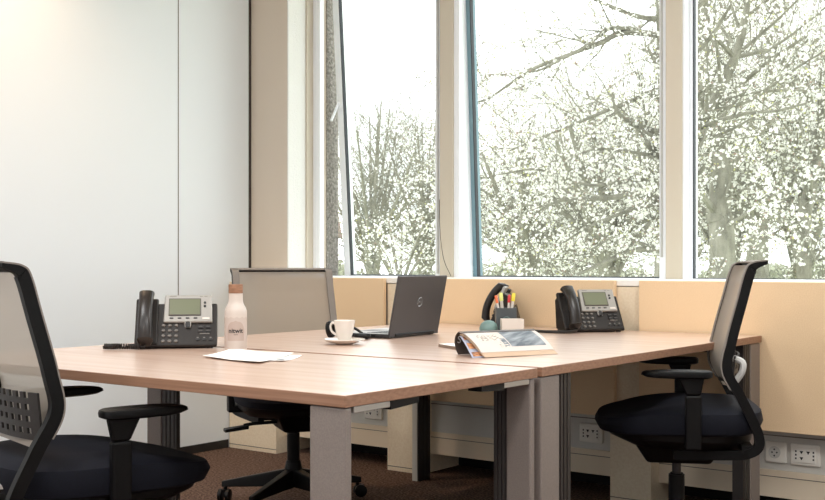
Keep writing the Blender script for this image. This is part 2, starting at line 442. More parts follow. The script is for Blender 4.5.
# ------------------------------------------------------------------ office chairs
PROF = catmull([(.02, 0, .405), (-.10, 0, .412), (-.205, 0, .425), (-.228, 0, .462), (-.178, 0, .575), (-.128, 0, .675), (-.142, 0, .77), (-.176, 0, .90), (-.202, 0, .995), (-.222, 0, 1.020), (-.268, 0, 1.028)], 10)
PROF = [(p.x, p.z) for p in PROF]           # (y, z)
def prof_frame(i):
    a, b = PROF[max(i-1, 0)], PROF[min(i+1, len(PROF)-1)]
    t = Vector((b[0]-a[0], b[1]-a[1])).normalized()
    return Vector((PROF[i][0], PROF[i][1])), Vector((t[1], -t[0]))     # forward normal (towards +y)
NP = len(PROF)
def half_w(i):
    z = PROF[i][1]
    if i < 20: return .155+.07*(i/20)
    return .225+.008*math.sin(min(1, (z-.45)/.5)*PI)
def superring(w, d, z, n=72, e=3.2, y0=0, droop=0):
    out = []
    for k in range(n):
        a = 2*PI*k/n; c, s_ = math.cos(a), math.sin(a)
        x = w*math.copysign(abs(c)**(2/e), c); y = d*math.copysign(abs(s_)**(2/e), s_)
        out.append((x, y+y0, z-droop*max(0, (y+.05)/d)**2))
    return out
def loft(mb, rings, mi=0):
    n = len(rings[0]); vs = [p for r in rings for p in r]; fs = []
    for j in range(len(rings)-1):
        for k in range(n):
            k2 = (k+1) % n; fs.append((j*n+k, j*n+k2, (j+1)*n+k2, (j+1)*n+k))
    fs.append(tuple(reversed(range(n)))); fs.append(tuple((len(rings)-1)*n+k for k in range(n)))
    mb.add(vs, fs, mi)

def office_chair(label, loc, facing, spin=0, dz=0, fore=0, knobs=True, slide=0):
    t = thing('office_chair', label, 'office chair', (loc[0], loc[1], 0), math.atan2(-facing[0], facing[1]), 'mesh-backed office chairs')
    n0 = len(bpy.data.objects); b = MB(); b.lathe([(.036, .075), (.042, .10), (.038, .15), (.030, .185)], 20)
    for k in range(5):
        mx = Matrix.Rotation(R(72*k)+spin, 4, 'Z')
        b.hexa([(.02, -.026, .075), (.315, -.015, .062), (.315, .015, .062), (.02, .026, .075)],
               [(.02, -.020, .150), (.315, -.011, .086), (.315, .011, .086), (.02, .020, .150)], 0, mx)
    b.build('star_base', 'blackp', t, bevel=.004)
    for k in range(5):
        a = R(72*k)+spin; mx = Matrix.Translation((.30*math.cos(a), .30*math.sin(a), 0)) @ Matrix.Rotation(a*1.7+.6, 4, 'Z')
        c = MB(); c.lathe([(.008, .045), (.008, .07)], 10, 0, mx)
        for sx in (-1, 1):
            c.lathe([(.020, -.009), (.027, -.007), (.027, .007), (.020, .009)], 20, 0, mx @ Matrix.Translation((-.012, sx*.017, .0272)) @ Matrix.Rotation(PI/2, 4, 'X'))
        c.box(-.030, .006, -.007, .007, .02, .052, 0, mx)
        c.build('caster', 'blackp', t, smooth=True)
    g = MB(); g.lathe([(.027, .17), (.027, .30), (.022, .30), (.022, .305)], 20); g.lathe([(.015, .305), (.015, .40)], 16, 1)
    g.build('gas_lift', ['blackp', 'legdark'], t, smooth=True)
    me = MB(); me.hexa([(-.06, -.11, .345), (.06, -.11, .345), (.06, .10, .345), (-.06, .10, .345)], [(-.10, -.15, .425), (.10, -.15, .425), (.10, .15, .425), (-.10, .15, .425)])
    me.build('mechanism', 'blackp', t, bevel=.01)
    lv = MB(); lv.tube([(.05, .03, .385), (.18, .035, .382), (.22, .035, .376)], .008, 8); lv.hexa([(.20, .015, .362), (.30, .01, .352), (.30, .06, .352), (.20, .055, .362)], [(.20, .015, .378), (.30, .01, .366), (.30, .06, .366), (.20, .055, .378)])
    lv.build('lever', 'blackp', t, bevel=.003)
    sh = MB(); loft(sh, [superring(.12, .12, .405, y0=-.05), superring(.20, .19, .415, y0=-.035, droop=0), superring(.235, .235, .445, y0=-.004, droop=-.004), superring(.238, .244, .466, y0=.002, droop=.0)])
    sh.build('seat_shell', 'blackp', t, smooth=True)
    se = MB(); loft(se, [superring(.225, .225, .456, y0=-.004, droop=.0), superring(.25, .262, .472, y0=.0, droop=.006), superring(.258, .276, .505, y0=0, droop=.012), superring(.252, .268, .537, y0=-.002, droop=.022),
                         superring(.228, .242, .554, y0=-.006, droop=.030), superring(.16, .165, .562, y0=-.012, droop=.024), superring(.05, .05, .563, y0=-.012)])
    se.build('seat', 'navy', t, smooth=True)
    # back frame: two stiles following the profile, a top rail and a lower yoke
    fr = MB(); fg = MB(); SW = .025
    for sx in (-1, 1):
        rows = []; thick = []; r2 = []; t2 = []
        for i in range(NP):
            p, n = prof_frame(i); w = half_w(i); th = .030 if i < NP-14 else .030-.022*((i-NP+14)/14)
            ins = SW
            rows.append([(sx*w, p[0], p[1]), (sx*(w-ins), p[0], p[1])]); thick.append([(0, -n[0]*th, -n[1]*th)]*2)
            if i >= 44:
                q = p+n*.004; r2.append([(sx*w, q[0], q[1]), (sx*(w-ins-.004), q[0], q[1])]); t2.append([(0, -n[0]*.0039, -n[1]*.0039)]*2)
        fr.grid(rows, 0, None, thick); fg.grid(r2, 0, None, t2)
    for mb, off, th0 in ((fr, 0, .030), (fg, .004, .0039)):
        rows = []; thick = []
        for i in range(NP-(7 if mb is fr else 10), NP):
            p, n = prof_frame(i); q = p+n*off; w = half_w(i)-.001; th = th0 if th0 < .01 else max(.009, .030-.022*((i-NP+14)/14))
            rows.append([(-w+2*w*k/6, q[0], q[1]) for k in range(7)]); thick.append([(0, -n[0]*th, -n[1]*th)]*7)
        mb.grid(rows, 0, None, thick)
    fr.box(-.22, .22, -.225, -.19, .412, .436); fr.box(-.155, .155, -.01, .02, .390, .412)
    bf = fr.build('back_frame', 'blackframe', t, smooth=True, bevel=.004)
    fg.build('frame_front', 'greyframe', bf)
    rows = []
    for i in range(41, NP-13):
        p, n = prof_frame(i); w = half_w(i)-.024; bw = .016*min(1, (NP-14-i)/14)
        rows.append([(-w+2*w*k/10, p[0]-n[0]*(.002+bw*(1-(2*k/10-1)**2)), p[1]-n[1]*(.002+bw*(1-(2*k/10-1)**2))) for k in range(11)])
    MB().grid(rows).build('back_mesh', 'mesh', t, smooth=True)
    # lumbar support: perforated band behind the mesh
    lb = MB(); W_ = .185
    def lp(x, z):
        bow = 1-(x/W_)**2
        return Vector((x, -.163-.030*bow-(z-.66)*.10, z))
    nx, nz = 22, 8
    for i in range(nx):
        for j in range(nz):
            x0 = -W_+2*W_*i/nx; x1 = -W_+2*W_*(i+1)/nx; z0 = .605+.115*j/nz; z1 = .605+.115*(j+1)/nz
            hole = (i % 2 == 1) and (j % 2 == 1) and 0 < i < nx-1
            if hole: continue
            q = [lp(x0, z0), lp(x1, z0), lp(x1, z1), lp(x0, z1)]; dv = Vector((0, -.006, 0))
            lb.hexa(q, [p+dv for p in q])
    lo = lb.build('lumbar_support', 'lumbar', t)
    for sx in (-1, 1):
        if not knobs: continue
        MB().tube(catmull([(sx*.172, -.170, .712), (sx*.186, -.196, .70), (sx*.186, -.194, .67), (sx*.180, -.176, .64)], 5), .011, 8).build('lumbar_knob', 'greyplastic', lo, smooth=True)
    by = MB(); by.tube(catmull([(-.14, -.172, .50), (-.07, -.225, .495), (.07, -.225, .495), (.14, -.172, .50)], 6), .014, 8); by.build('back_yoke', 'greyplastic', t, smooth=True)
    for sx in (-1, 1):
        ar = MB()
        yp = -.030+fore*.8
        ar.hexa([(sx*.262-.013, yp-.030, .44), (sx*.262+.013, yp-.030, .44), (sx*.262+.013, yp+.020, .44), (sx*.262-.013, yp+.020, .44)],
                [(sx*.262-.014, yp-.030, .60), (sx*.262+.014, yp-.030, .60), (sx*.262+.014, yp+.020, .60), (sx*.262-.014, yp+.020, .60)])
        ar.hexa([(sx*.262-.011, yp-.028, .60), (sx*.262+.011, yp-.028, .60), (sx*.262+.011, yp+.017, .60), (sx*.262-.011, yp+.017, .60)],
                [(sx*.262-.013, yp-.040, .659), (sx*.262+.013, yp-.040, .659), (sx*.262+.013, yp+.045, .659), (sx*.262-.013, yp+.045, .659)])
        x0, x1 = sorted((sx*.15, sx*.275)); ar.box(x0, x1, yp-.03, yp+.02, .425, .452)
        ao = ar.build('armrest', 'blackp', t, bevel=.006)
        pd = MB(); rings = []
        for z, k, zz in ((.654, .75, 0), (.659, .97, 0), (.669, 1.0, 0), (.676, .96, 0), (.679, .84, 0)):
            rg = superring(.040*k, .112*k**.5, z, 28, 3.5)
            rings.append([(x+sx*.262, y+.016+fore, zc-(.006 if zc > .66 else -.006)*max(0, y/.12)**2) for x, y, zc in rg])
        loft(pd, rings); pd.build('arm_pad', 'blackp', ao, smooth=True)
    for o in t.children:
        if o.name.split('.')[0] in ('seat', 'seat_shell'): o.location.y = slide
        if o.name.split('.')[0] not in ('star_base', 'caster', 'gas_lift'): o.location.z = dz
    return t
def unit(x, y):
    l = math.hypot(x, y); return (x/l, y/l)
office_chair('black-framed office chair at the left picture edge, seen from behind its perforated lumbar band', (-2.42, 1.765), unit(.25, .968), .3, -.008, .045, False, .04)
office_chair('office chair beyond the desks showing the front of its grey mesh back behind the bottle', (-3.252, 3.458), unit(.83, -.56), .78, -.03)
office_chair('office chair on the right, seen edge-on from the side in front of the felt panels', (-1.565, 3.568), unit(-.888, -.46), .2)

# ------------------------------------------------------------------ telephones
def coil(path, r, turns, wire, n=8):
    P = catmull(path, 14); L = len(P); out = []
    steps = turns*n
    for k in range(steps+1):
        f = k/steps*(L-1); i = min(int(f), L-2); p = P[i].lerp(P[i+1], f-i); t = (P[i+1]-P[i]).normalized()
        a = t.cross(Vector((0, 0, 1))).normalized(); b = a.cross(t); q = 2*PI*k/n
        out.append(p+a*math.cos(q)*r+b*math.sin(q)*r)
    return out
def telephone(label, loc, rz, cordpath=None, coiled=True, tilt=58):
    t = thing('desk_telephone', label, 'telephone', loc, rz, 'grey desk telephones')
    # face frame: origin at front bottom edge, T runs up the face, N outwards
    tl = R(tilt); T = Vector((0, math.cos(tl), math.sin(tl))); N = Vector((0, -math.sin(tl), math.cos(tl)))
    F = Matrix(((1, T.x, N.x, 0), (0, T.y, N.y, -.05), (0, T.z, N.z, .012), (0, 0, 0, 1)))
    b = MB()
    LF = .158
    p = [F @ Vector((0, 0, 0)), F @ Vector((0, LF, 0)), F @ Vector((0, LF, -.03)), Vector((0, .045, .012)), Vector((0, -.045, .004))]
    vs = [(-.133, q.y, q.z) for q in p]+[(.133, q.y, q.z) for q in p]
    b.add(vs, [(4,3,2,1,0), (5,6,7,8,9)]+[(i, (i+1) % 5, (i+1) % 5+5, i+5) for i in range(5)])
    b.box(-.133, -.060, .002, LF+.016, -.012, .006, 0, F)
    bo = b.build('body', 'charcoal', t, bevel=.006)
    ft = MB(); ft.hexa([(-.11, .0, 0), (.11, .0, 0), (.11, .085, 0), (-.11, .085, 0)], [(-.10, .0, .05), (.10, .0, .05), (.10, .06, .10), (-.10, .06, .10)])
    for x in (-.11, .11): ft.lathe([(.010, 0), (.010, .008)], 12, 0, Matrix.Translation((x, -.035, 0)))
    ft.build('foot_stand', 'charcoal', t)
    # silver bezel with display
    z = MB(); x0, x1 = -.040, .116
    z.hexa([(x0-.004, .080, .001), (x1+.002, .080, .001), (x1, .184, .001), (x0, .184, .001)], [(x0-.002, .082, .011), (x1, .082, .011), (x1-.002, .182, .015), (x0+.002, .182, .015)], 0, F)
    z.hexa([(.026, .062, .001), (.048, .062, .001), (.050, .085, .001), (.024, .085, .001)], [(.028, .064, .008), (.046, .064, .008), (.048, .085, .010), (.026, .085, .010)], 0, F)
    bz = z.build('screen_bezel', 'silver', t, bevel=.003)
    def tp(y): return .011+.004*(y-.082)/.1
    sc = MB(); sc.box(-.026, .079, .104, .168, .0115, .0158, 1, F); sc.box(-.023, .076, .107, .165, .0158, .0163, 0, F)
    sc.build('display', ['lcd', 'lcdrim'], bz)
    k = MB()
    for i in range(4): k.box(-.022+.026*i, -.010+.026*i, .0925, .0965, .0115, .0138, 0, F)
    for yy in (.152, .139): MB().lathe([(.0042, .012), (.0042, .0163)], 12, 0, F @ Matrix.Translation((.092, yy, 0))).build('side_button', 'darkkey', bz)
    k.build('softkeys', 'darkkey', bz); k = MB()
    k.box(-.024, -.002, .1745, .1765, .0146, .0151, 0, F); k.build('bezel_marking', 'key', bz); k = MB(); k.box(.075, .085, .1745, .1762, .0146, .0151, 0, F); k.box(.09, .1, .1745, .1762, .0146, .0151, 0, F)
    k.build('bezel_marking', 'key', bz)
    mk = MB()
    mk.box(.084, .108, .089, .097, .0118, .0131, 0, F); mk.build('sticker', 'white', bz)
    kp = MB()
    for i in range(3):
        for j in range(4): kp.lathe([(.0066, 0), (.0066, .003), (.005, .005)], 12, 0, F @ Matrix.Translation((-.042+.021*i, .014+.0195*j, .0)) @ Matrix.Scale(.8, 4, (0, 1, 0)))
    kp.build('keypad', 'key', t, smooth=True)
    nv = MB(); nv.lathe([(.0085, .0075), (.0085, .010), (.006, .0115)], 16, 0, F @ Matrix.Translation((.037, .072, 0)) @ Matrix.Scale(1.5, 4, (0, 1, 0)))
    nv.build('navigation_button', 'darkkey', t); nv = MB()
    for i in (0, 1):
        for j in (0, 1): nv.box(.071+.024*i, .088+.024*i, .062-.015*j, .071-.015*j, 0, .004, 0, F)
    nv.box(.076, .108, .040, .0435, 0, .002, 1, F)
    for i in range(3): nv.lathe([(.0065, 0), (.0065, .003)], 12, 0, F @ Matrix.Translation((.070+.021*i, .022, 0)))
    for i in range(3): nv.box(.067+.021*i, .073+.021*i, .024, .028, .003, .0034, 1, F)
    for i in (0, 1):
        for j in (0, 1): nv.box(.074+.024*i, .085+.024*i, .0665-.015*j, .0675-.015*j, .004, .0044, 1, F)
    nv.build('function_keys', ['darkkey', 'key'], t)
    # handset: arched body with two thick ends
    hs = []; 
    for q in range(25):
        u = q/24; y = -.006+.192*u
        end = abs(2*u-1)
        n0 = .008+.036*(1-end**2.4); th = .017+.008*end**3; w = .0225+.0035*end**3
        if q in (0, 24): th *= .55; w *= .7
        hs.append((y, n0+th*.7, th, w))
    h = MB(); rings = []
    for y, nn, th, w in hs:
        rg = []
        for k2 in range(20):
            a = 2*PI*k2/20; c, s_ = math.cos(a), math.sin(a)
            rg.append(tuple(F @ Vector((-.0975+w*math.copysign(abs(c)**.7, c), y, nn+th*math.copysign(abs(s_)**.7, s_)))))
        rings.append(rg)
    loft(h, rings); ho = h.build('handset', 'handset', t, smooth=True)
    if cordpath:
        c = MB()
        st = F @ Vector((-.0975, -.004, .02))
        P = [st]+[Vector(q) for q in cordpath]
        if coiled:
            c.tube(catmull(P[:3], 6), .0022, 6); c.tube(coil(P[2:-2], .0068, 19, .0022, 9), .0032, 6); c.tube(catmull(P[-3:], 8), .0022, 6)
        else: c.tube(catmull(P, 10), .0065, 8)
        c.build('cord', 'charcoal', t, smooth=True)
    return t
ZT = .7402
telephone('grey desk telephone left of the white bottle, facing the viewer', (-2.845, 2.462, ZT), R(46),
          [(-.098, -.075, .0105), (-.112, -.080, .0105), (-.145, -.066, .0105), (-.18, -.074, .012), (-.205, -.058, .0105), (-.228, -.062, .0115), (-.20, -.02, .006), (-.13, .0, .004)])
telephone('grey desk telephone right of the magazine, handset on its left, standing against the beige panels', (-2.165, 4.075, ZT), R(52),
          [(-.095, -.075, .012), (-.14, -.10, .008), (-.21, -.07, .0075), (-.25, .0, .0075), (-.23, .05, .0075)], False)
telephone('desk telephone turned away behind the pen cup, its handset arching to the left', (-2.625, 4.12, ZT), R(-62),
          [(-.10, -.07, .012), (-.13, -.075, .008), (-.16, -.05, .0075), (-.17, .0, .0075), (-.14, .03, .0075)], False, 64)

# ------------------------------------------------------------------ bottle
bt = thing('drinks_bottle', 'white bottle with brown wooden cap and a small black word on its label', 'bottle', (-2.590, 2.486, ZT))
prof = [(.030, 0), (.0345, .003), (.0357, .008), (.0357, .118), (.0352, .128), (.0325, .137), (.0275, .146), (.0238, .154), (.0225, .164), (.0225, .184)]
MB().lathe(prof, 48).build('body', 'bottle', bt, smooth=True)
MB().lathe([(.0222, .1841), (.0228, .186), (.0228, .211), (.0218, .213)], 40).build('cap', 'cork', bt, smooth=True)
VA = math.atan2(-2.486, 2.590)         # direction to the camera
def onbottle(x, z, r): a = VA+x/r; return (r*math.cos(a), r*math.sin(a), z)
lb = MB(); rows = []
for j in range(13):
    z = .010+.098*j/12; rows.append([onbottle(-.056+.112*k/24, z+ (.002*math.sin(k*1.6) if j == 12 else 0), .0359) for k in range(25)])
lb.grid(rows); lab = lb.build('label', 'labelband', bt, smooth=True); lab['label'] = 'pale wavy-topped paper label'
ar = MB(); rows = []
for j in range(17):
    u = j/16; z = .034+.064*u; hw = .0285*(1 if u < .55 else math.sqrt(max(0, 1-((u-.55)/.45)**2))); hw = max(hw, .001)
    rows.append([onbottle(-hw+2*hw*k/14, z, .0361) for k in range(15)])
ar.grid(rows).build('arched_patch', 'label', lab, smooth=True)
tx = MB()
for s_, size, z in (('nitwit', .0205, .0655), ('bottle', .0045, .0535)):
    if s_ == 'bottle':
        for k in range(5): tx.add([onbottle(-.006+.0026*k, z-.001, .0363), onbottle(-.0042+.0026*k, z-.001, .0363), onbottle(-.0042+.0026*k, z+.001, .0363), onbottle(-.006+.0026*k, z+.001, .0363)], [(0, 1, 2, 3)])
        continue
    vs, fs = text_geo(s_, size, .0002, .028); tx.add([onbottle(v.x, z+v.y, .0363+v.z) for v in vs], fs)
tx.build('lettering', 'ink', lab)

# ------------------------------------------------------------------ papers
def sheet(name, label, corners, z, mats, lines):
    m = MB(); A, B, C_, D = [Vector((x, y, 0)) for x, y in corners]
    cen = (A+B+C_+D)/4
    def P(u, v): return (A.lerp(B, u)).lerp(D.lerp(C_, u), v)-cen
    n = 10; rows = []
    for j in range(n+1):
        rows.append([tuple(P(i/n, j/n)+Vector((0, 0, .0025+.0035*(abs(2*i/n-1)**3)*abs(2*j/n-1)))) for i in range(n+1)])
    m.grid(rows, 0, None, [[(0, 0, -.0012)]*(n+1)]*(n+1))
    for u0, u1, v0, v1 in lines:
        q = [P(u0, v0), P(u1, v0), P(u1, v1), P(u0, v1)]; m.add([(p.x, p.y, .0036) for p in q], [(0, 1, 2, 3)], 1)
    o = m.build(name, mats, smooth=False, loc=(cen.x, cen.y, z)); return tag(o, label, 'paper')
ln = [(.30+.012*k, .34+.012*k, .46+.03*k, .475+.03*k) for k in range(9)]
sheet('paper_sheet', 'larger white sheet of paper with faint printing, in front of the bottle', [(-2.60, 2.475), (-2.467, 2.235), (-2.185, 2.185), (-2.318, 2.465)], ZT+.0026, ['paper', 'greyink'],
      [(.42, .445, .25+.06*k, .295+.06*k) for k in range(8)]+[(.47, .485, .40+.05*k, .43+.05*k) for k in range(5)])
sheet('paper_slip', 'smaller white paper slip poking out from under the larger sheet', [(-2.46, 2.46), (-2.35, 2.24), (-2.185, 2.285), (-2.265, 2.445)], ZT-.001, ['paper', 'bluepic'], [(.70, .93, .80, .93)])

# ------------------------------------------------------------------ coffee cup, saucer, headset
CX, CY = -2.500, 2.915
MB().lathe([(.026, 0), (.032, .003), (.045, .006), (.066, .014), (.0715, .0175), (.0705, .0195), (.062, .016), (.042, .009), (.0, .0085)], 48, cap=False).build('saucer', 'white', smooth=True, loc=(CX, CY, ZT))
tag(bpy.data.objects['saucer'], 'round white saucer under the coffee cup', 'saucer')
cp = thing('coffee_cup', 'small white porcelain coffee cup with its handle on the left', 'cup', (CX, CY, ZT+.0092)); cp.scale = (.94, .94, 1.08)
MB().lathe([(.0, .0), (.019, .0), (.021, .002), (.024, .008), (.031, .028), (.036, .050), (.0395, .068), (.0388, .0692), (.0375, .068), (.034, .050), (.029, .028), (.020, .008), (.0, .006)], 48, cap=False).build('body', 'white', cp, smooth=True)
ha = math.atan2(-.603+.3, -.798-.2)
MB().tube(catmull([(.034, 0, .056), (.048, 0, .060), (.056, 0, .050), (.052, 0, .034), (.038, 0, .024), (.028, 0, .022)], 6), .0042, 8, 0, Matrix.Rotation(ha, 4, 'Z')).build('handle', 'white', cp, smooth=True)
tea = MB(); tea.tube([(.0, -.05, .0), (.0, .02, .002)], .0018, 6); tea.lathe([(.001, .003), (.009, .0045), (.007, .005)], 14, 0, Matrix.Translation((0, -.055, -.003)) @ Matrix.Scale(1.5, 4, (0, 1, 0)))
tea_o = tea.build('teaspoon', 'chrome', smooth=True, loc=(CX+.048, CY+.02, ZT+.0145)); tea_o.rotation_euler = (0, 0, R(40)); tag(tea_o, 'little metal teaspoon on the saucer beside the cup', 'spoon')

hd = thing('headset', 'black headset lying behind the coffee cup, beside the laptop', 'headset', (-2.672, 3.147, ZT))
def earcup(x, y, z, rx, ry):
    mx = Matrix.Translation((x, y, z)) @ Matrix.Rotation(rx, 4, 'Z') @ Matrix.Rotation(ry, 4, 'Y')
    m = MB(); m.lathe([(.020, -.012), (.030, -.010), (.033, 0), (.029, .008), (.014, .010), (.012, .004)], 28, 0, mx); return m
earcup(-.075, -.022, .0335, R(20), R(82)).build('ear_cup', 'blackp', hd, smooth=True)
earcup(.046, .016, .0125, 0, 0).build('ear_cup', 'blackp', hd, smooth=True)
MB().tube(catmull([(-.072, -.018, .05), (-.05, .012, .056), (-.02, .028, .045), (.02, .034, .026), (.044, .018, .021)], 7), .005, 8).build('headband', 'blackp', hd, smooth=True)

# ------------------------------------------------------------------ laptop
lt = thing('laptop', 'open graphite laptop seen from behind its lid, round logo on the lid', 'laptop', (-2.574, 3.41, ZT), R(5.5))
m = MB(); m.box(-.245, .004, -.18, .18, .003, .0165, 0); m.box(-.240, -.004, -.176, .176, .0165, .0172, 1)
for x in (-.22, -.02):
    for y in (-.15, .15): m.box(x-.012, x+.012, y-.012, y+.012, 0, .0032, 2)
for k in range(4): m.box(-.20+.04*k, -.178+.04*k, -.1806, -.178, .006, .012, 2)
m.build('base', ['laptopedge', 'keydeck', 'blackp'], lt, bevel=.002)
kb = MB()
for i in range(5):
    for j in range(14): kb.box(-.118+.019*i, -.102+.019*i, -.145+.0208*j, -.128+.0208*j, .0172, .0185)
kb.box(-.225, -.150, -.055, .055, .0172, .0175); kb.build('keyboard', 'darkkey', lt)
ml = Matrix.Translation((.002, 0, .016)) @ Matrix.Rotation(R(11), 4, 'Y')
m = MB(); m.box(-.004, .004, -.18, .18, -.008, .222, 0, ml)
lid = m.build('lid', 'laptop', lt, bevel=.003)
MB().box(-.0046, -.0040, -.172, .172, .008, .214, 0, ml).build('screen', 'ink', lid)
MB().tube([(.004, -.14, .012), (.004, .14, .012)], .006, 10).build('hinge', 'blackp', lid)
lg = MB(); LZ = .120
ring = [ml @ Vector((.0043, .017*math.cos(2*PI*k/36), LZ+.017*math.sin(2*PI*k/36))) for k in range(36)]
lg.tube(ring, .0009, 5, 0, None, True)
vs, fs = text_geo('DELL', .0092)
lg.add([ml @ Vector((.0044+v.z, v.x, LZ+v.y)) for v in vs], fs); lg.build('logo', 'chrome', lid)

# ------------------------------------------------------------------ magazine
e1 = Vector((.386, .922, 0)); e2 = Vector((-.922, .386, 0)); zz = Vector((0, 0, 1))
mg = thing('magazine', 'open magazine with its printed page arched over toward the viewer, right of the laptop', 'magazine', (-1.80, 2.735, ZT), 0)
def mp(a, b, z): return e1*a+e2*b+zz*z
def sweep(prof, a0, a1, th, mb, mi=0, n=8, skew=0):
    P = catmull([(b, 0, z) for b, z in prof], 8); rows = []; tk = []
    for i, p in enumerate(P):
        q = P[min(i+1, len(P)-1)]-P[max(i-1, 0)]; nn = Vector((q.z, 0, -q.x)).normalized()
        rows.append([tuple(mp(a0+(a1-a0)*k/n, p.x, p.z)) for k in range(n+1)])
        d = e2*nn.x*th+zz*nn.z*th; tk.append([tuple(d)]*(n+1))
    mb.grid(rows, mi, None, tk); return P
fb = MB()
fb.hexa([mp(.075, .13, .0), mp(.118, .455, .0), mp(.36, .44, 0), mp(.33, .12, 0)], [mp(.075, .13, .011), mp(.118, .455, .010), mp(.36, .44, .010), mp(.33, .12, .011)])
fb.m = [0, 1, 0, 0, 0, 0]
fb.build('page_block', ['slabshade', 'paper'], mg)
cv = MB(); sweep([(.146, .0014), (.161, .018), (.167, .040), (.160, .058), (.142, .0695), (.115, .0672)], .0, .27, .0016, cv); cov = cv.build('cover', 'cover', mg, smooth=True)
vs, fs = text_geo('S', .032)
ct = MB(); ct.add([mp(.012+v.x, .1605-.2*(v.y+.006), .044+v.y) for v in vs], fs); ct.build('lettering', 'paper', cov)
pg = MB(); P = sweep([(.020, .0135), (.05, .036), (.09, .056), (.12, .0665), (.142, .0685)], .0, .268, -.0018, pg, 0)
topo = pg.build('top_page', 'newsprint', mg, smooth=True)
def patch(mb, P, s0, s1, a0, a1, mi, lift=.0006):
    n = len(P)-1; rows = []
    for i in range(9):
        f = (s0+(s1-s0)*i/8)*n; j = min(int(f), n-1); p = P[j].lerp(P[j+1], f-j); q = P[j+1]-P[j]; nn = Vector((-q.z, 0, q.x)).normalized()
        rows.append([tuple(mp(a0+(a1-a0)*k/4, p.x+nn.x*lift, p.z+nn.z*lift)) for k in range(5)])
    mb.grid(rows, mi)
pr = MB()
patch(pr, P, .14, .70, .122, .252, 0, .0022); patch(pr, P, .34, .56, .026, .060, 1, .0022); patch(pr, P, .34, .56, .066, .104, 1, .0022)
for k in range(3): patch(pr, P, .13+.06*k, .155+.06*k, .082, .114, 1, .0022)
patch(pr, P, .16, .40, .100, .118, 0, .0022)
pr.build('print', ['bluepic', 'greypic'], topo)
ib = MB()
for k in range(4): sweep([(.0+.003*k, .0015+.0012*k), (.03, .0155+.0016*k), (.07, .0385+.0016*k), (.11, .0555+.0014*k), (.14, .0605+.0012*k)], .0+.001*k, .270-.001*k, -.0008, ib, 0)
ib.build('inner_pages', 'pageedge', mg, smooth=True)
def skewsheet(prof, s0, s1, lift, mb, mi, sk=-.034, lo=0., hi=1.):
    Pq = catmull([(b_, 0, z_) for b_, z_ in prof], 8); n = len(Pq)-1; rows = []
    for i in range(13):
        fr_ = lo+(hi-lo)*i/12; f = fr_*n; j = min(int(f), n-1); p = Pq[j].lerp(Pq[j+1], f-j); q = Pq[j+1]-Pq[j]; nn = Vector((-q.z, 0, q.x)).normalized()
        rows.append([tuple(mp(s0+(s1-s0)*k/4+sk*(1-fr_), p.x+nn.x*lift, p.z+nn.z*lift)) for k in range(5)])
    mb.grid(rows, mi, None, [[tuple(e2*.0006)]*5]*13)
PP = [(.016, .001), (.045, .0150), (.08, .0345), (.115, .0515), (.14, .0575)]
sp = MB(); skewsheet(PP, 0, .16, 0, sp, 0); s2 = sp.build('picture_page', 'lavender', mg, smooth=True)
pp = MB()
for k in range(3): skewsheet(PP, .006, .05, .0012, pp, 0, lo=.05+.31*k, hi=.24+.31*k)
pp.build('print', ['orangepic'], s2)

# ------------------------------------------------------------------ desk accessories near the panels
pc = thing('pen_cup', 'dark grey square pen cup in front of the turned-away telephone', 'pen cup', (-2.455, 3.885, ZT), R(37))
m = MB(); a = .042; h = .098
for x0, x1, y0, y1 in ((-a, a, -a, -a+.003), (-a, a, a-.003, a), (-a, -a+.003, -a+.003, a-.003), (a-.003, a, -a+.003, a-.003)): m.box(x0, x1, y0, y1, 0, h)
m.box(-a, a, -a, a, 0, .004); m.build('holder', 'pencup', pc)
MB().tube([(.028*math.cos(R(x)), -a-.0008, .012+.05*math.sin(R(x))) for x in range(0, 181, 12)], .0016, 5).build('embossed_arc', 'teal', pc)
for lab, mm, dx, dy, lean, hh in (('orange pen leaning left in the grey pen cup', 'orange', -.012, -.01, (-.030, .0), .145),
                              ('pale yellow highlighter standing at the back of the grey pen cup', 'lime', -.006, .02, (-.012, .01), .155),
                              ('red pen standing upright in the middle of the grey pen cup', 'red', .006, -.012, (.008, .0), .148),
                              ('bright yellow pen leaning right in the grey pen cup', 'yellow', .012, .0, (.022, .0), .155)):
    ca, sa = math.cos(R(37)), math.sin(R(37))
    wx, wy = dx*ca-dy*sa, dx*sa+dy*ca; lx, ly = lean[0]*ca-lean[1]*sa, lean[0]*sa+lean[1]*ca
    p = thing('pen', lab, 'pen', (-2.455+wx, 3.885+wy, ZT+.0045), 0, 'pens in the pen cup')
    top = Vector((lx, ly, hh)); r = .0055 if mm in ('orange', 'red') else .0075
    MB().tube([(0, 0, 0), top*.78], r*.9, 10).build('barrel', 'white', p, smooth=True)
    MB().tube([top*.78, top*.97, top], [r*1.1, r*1.1, r*.6], 10).build('pen_cap', mm, p, smooth=True)
td = MB(); td.lathe([(.034, 0), (.038, .006), (.038, .02), (.032, .036), (.018, .047), (.004, .05)], 36)
tag(td.build('paperweight', 'teal', smooth=True, loc=(-2.47, 3.78, ZT)), 'teal grey domed desk accessory left of the small frosted box', 'desk accessory')
nb = thing('note_box', 'small frosted note box with pale rim, just behind the magazine', 'note box', (-2.365, 3.79, ZT), R(37))
m = MB(); a = .044
for x0, x1, y0, y1 in ((-a, a, -a, -a+.003), (-a, a, a-.003, a), (-a, -a+.003, -a+.003, a-.003), (a-.003, a, -a+.003, a-.003)): m.box(x0, x1, y0, y1, 0, .058)
m.box(-a, a, -a, a, 0, .003); m.build('holder', 'clearbox', nb)
MB().box(-.039, .039, -.039, .039, .0032, .045).build('note_block', 'newsprint', nb)

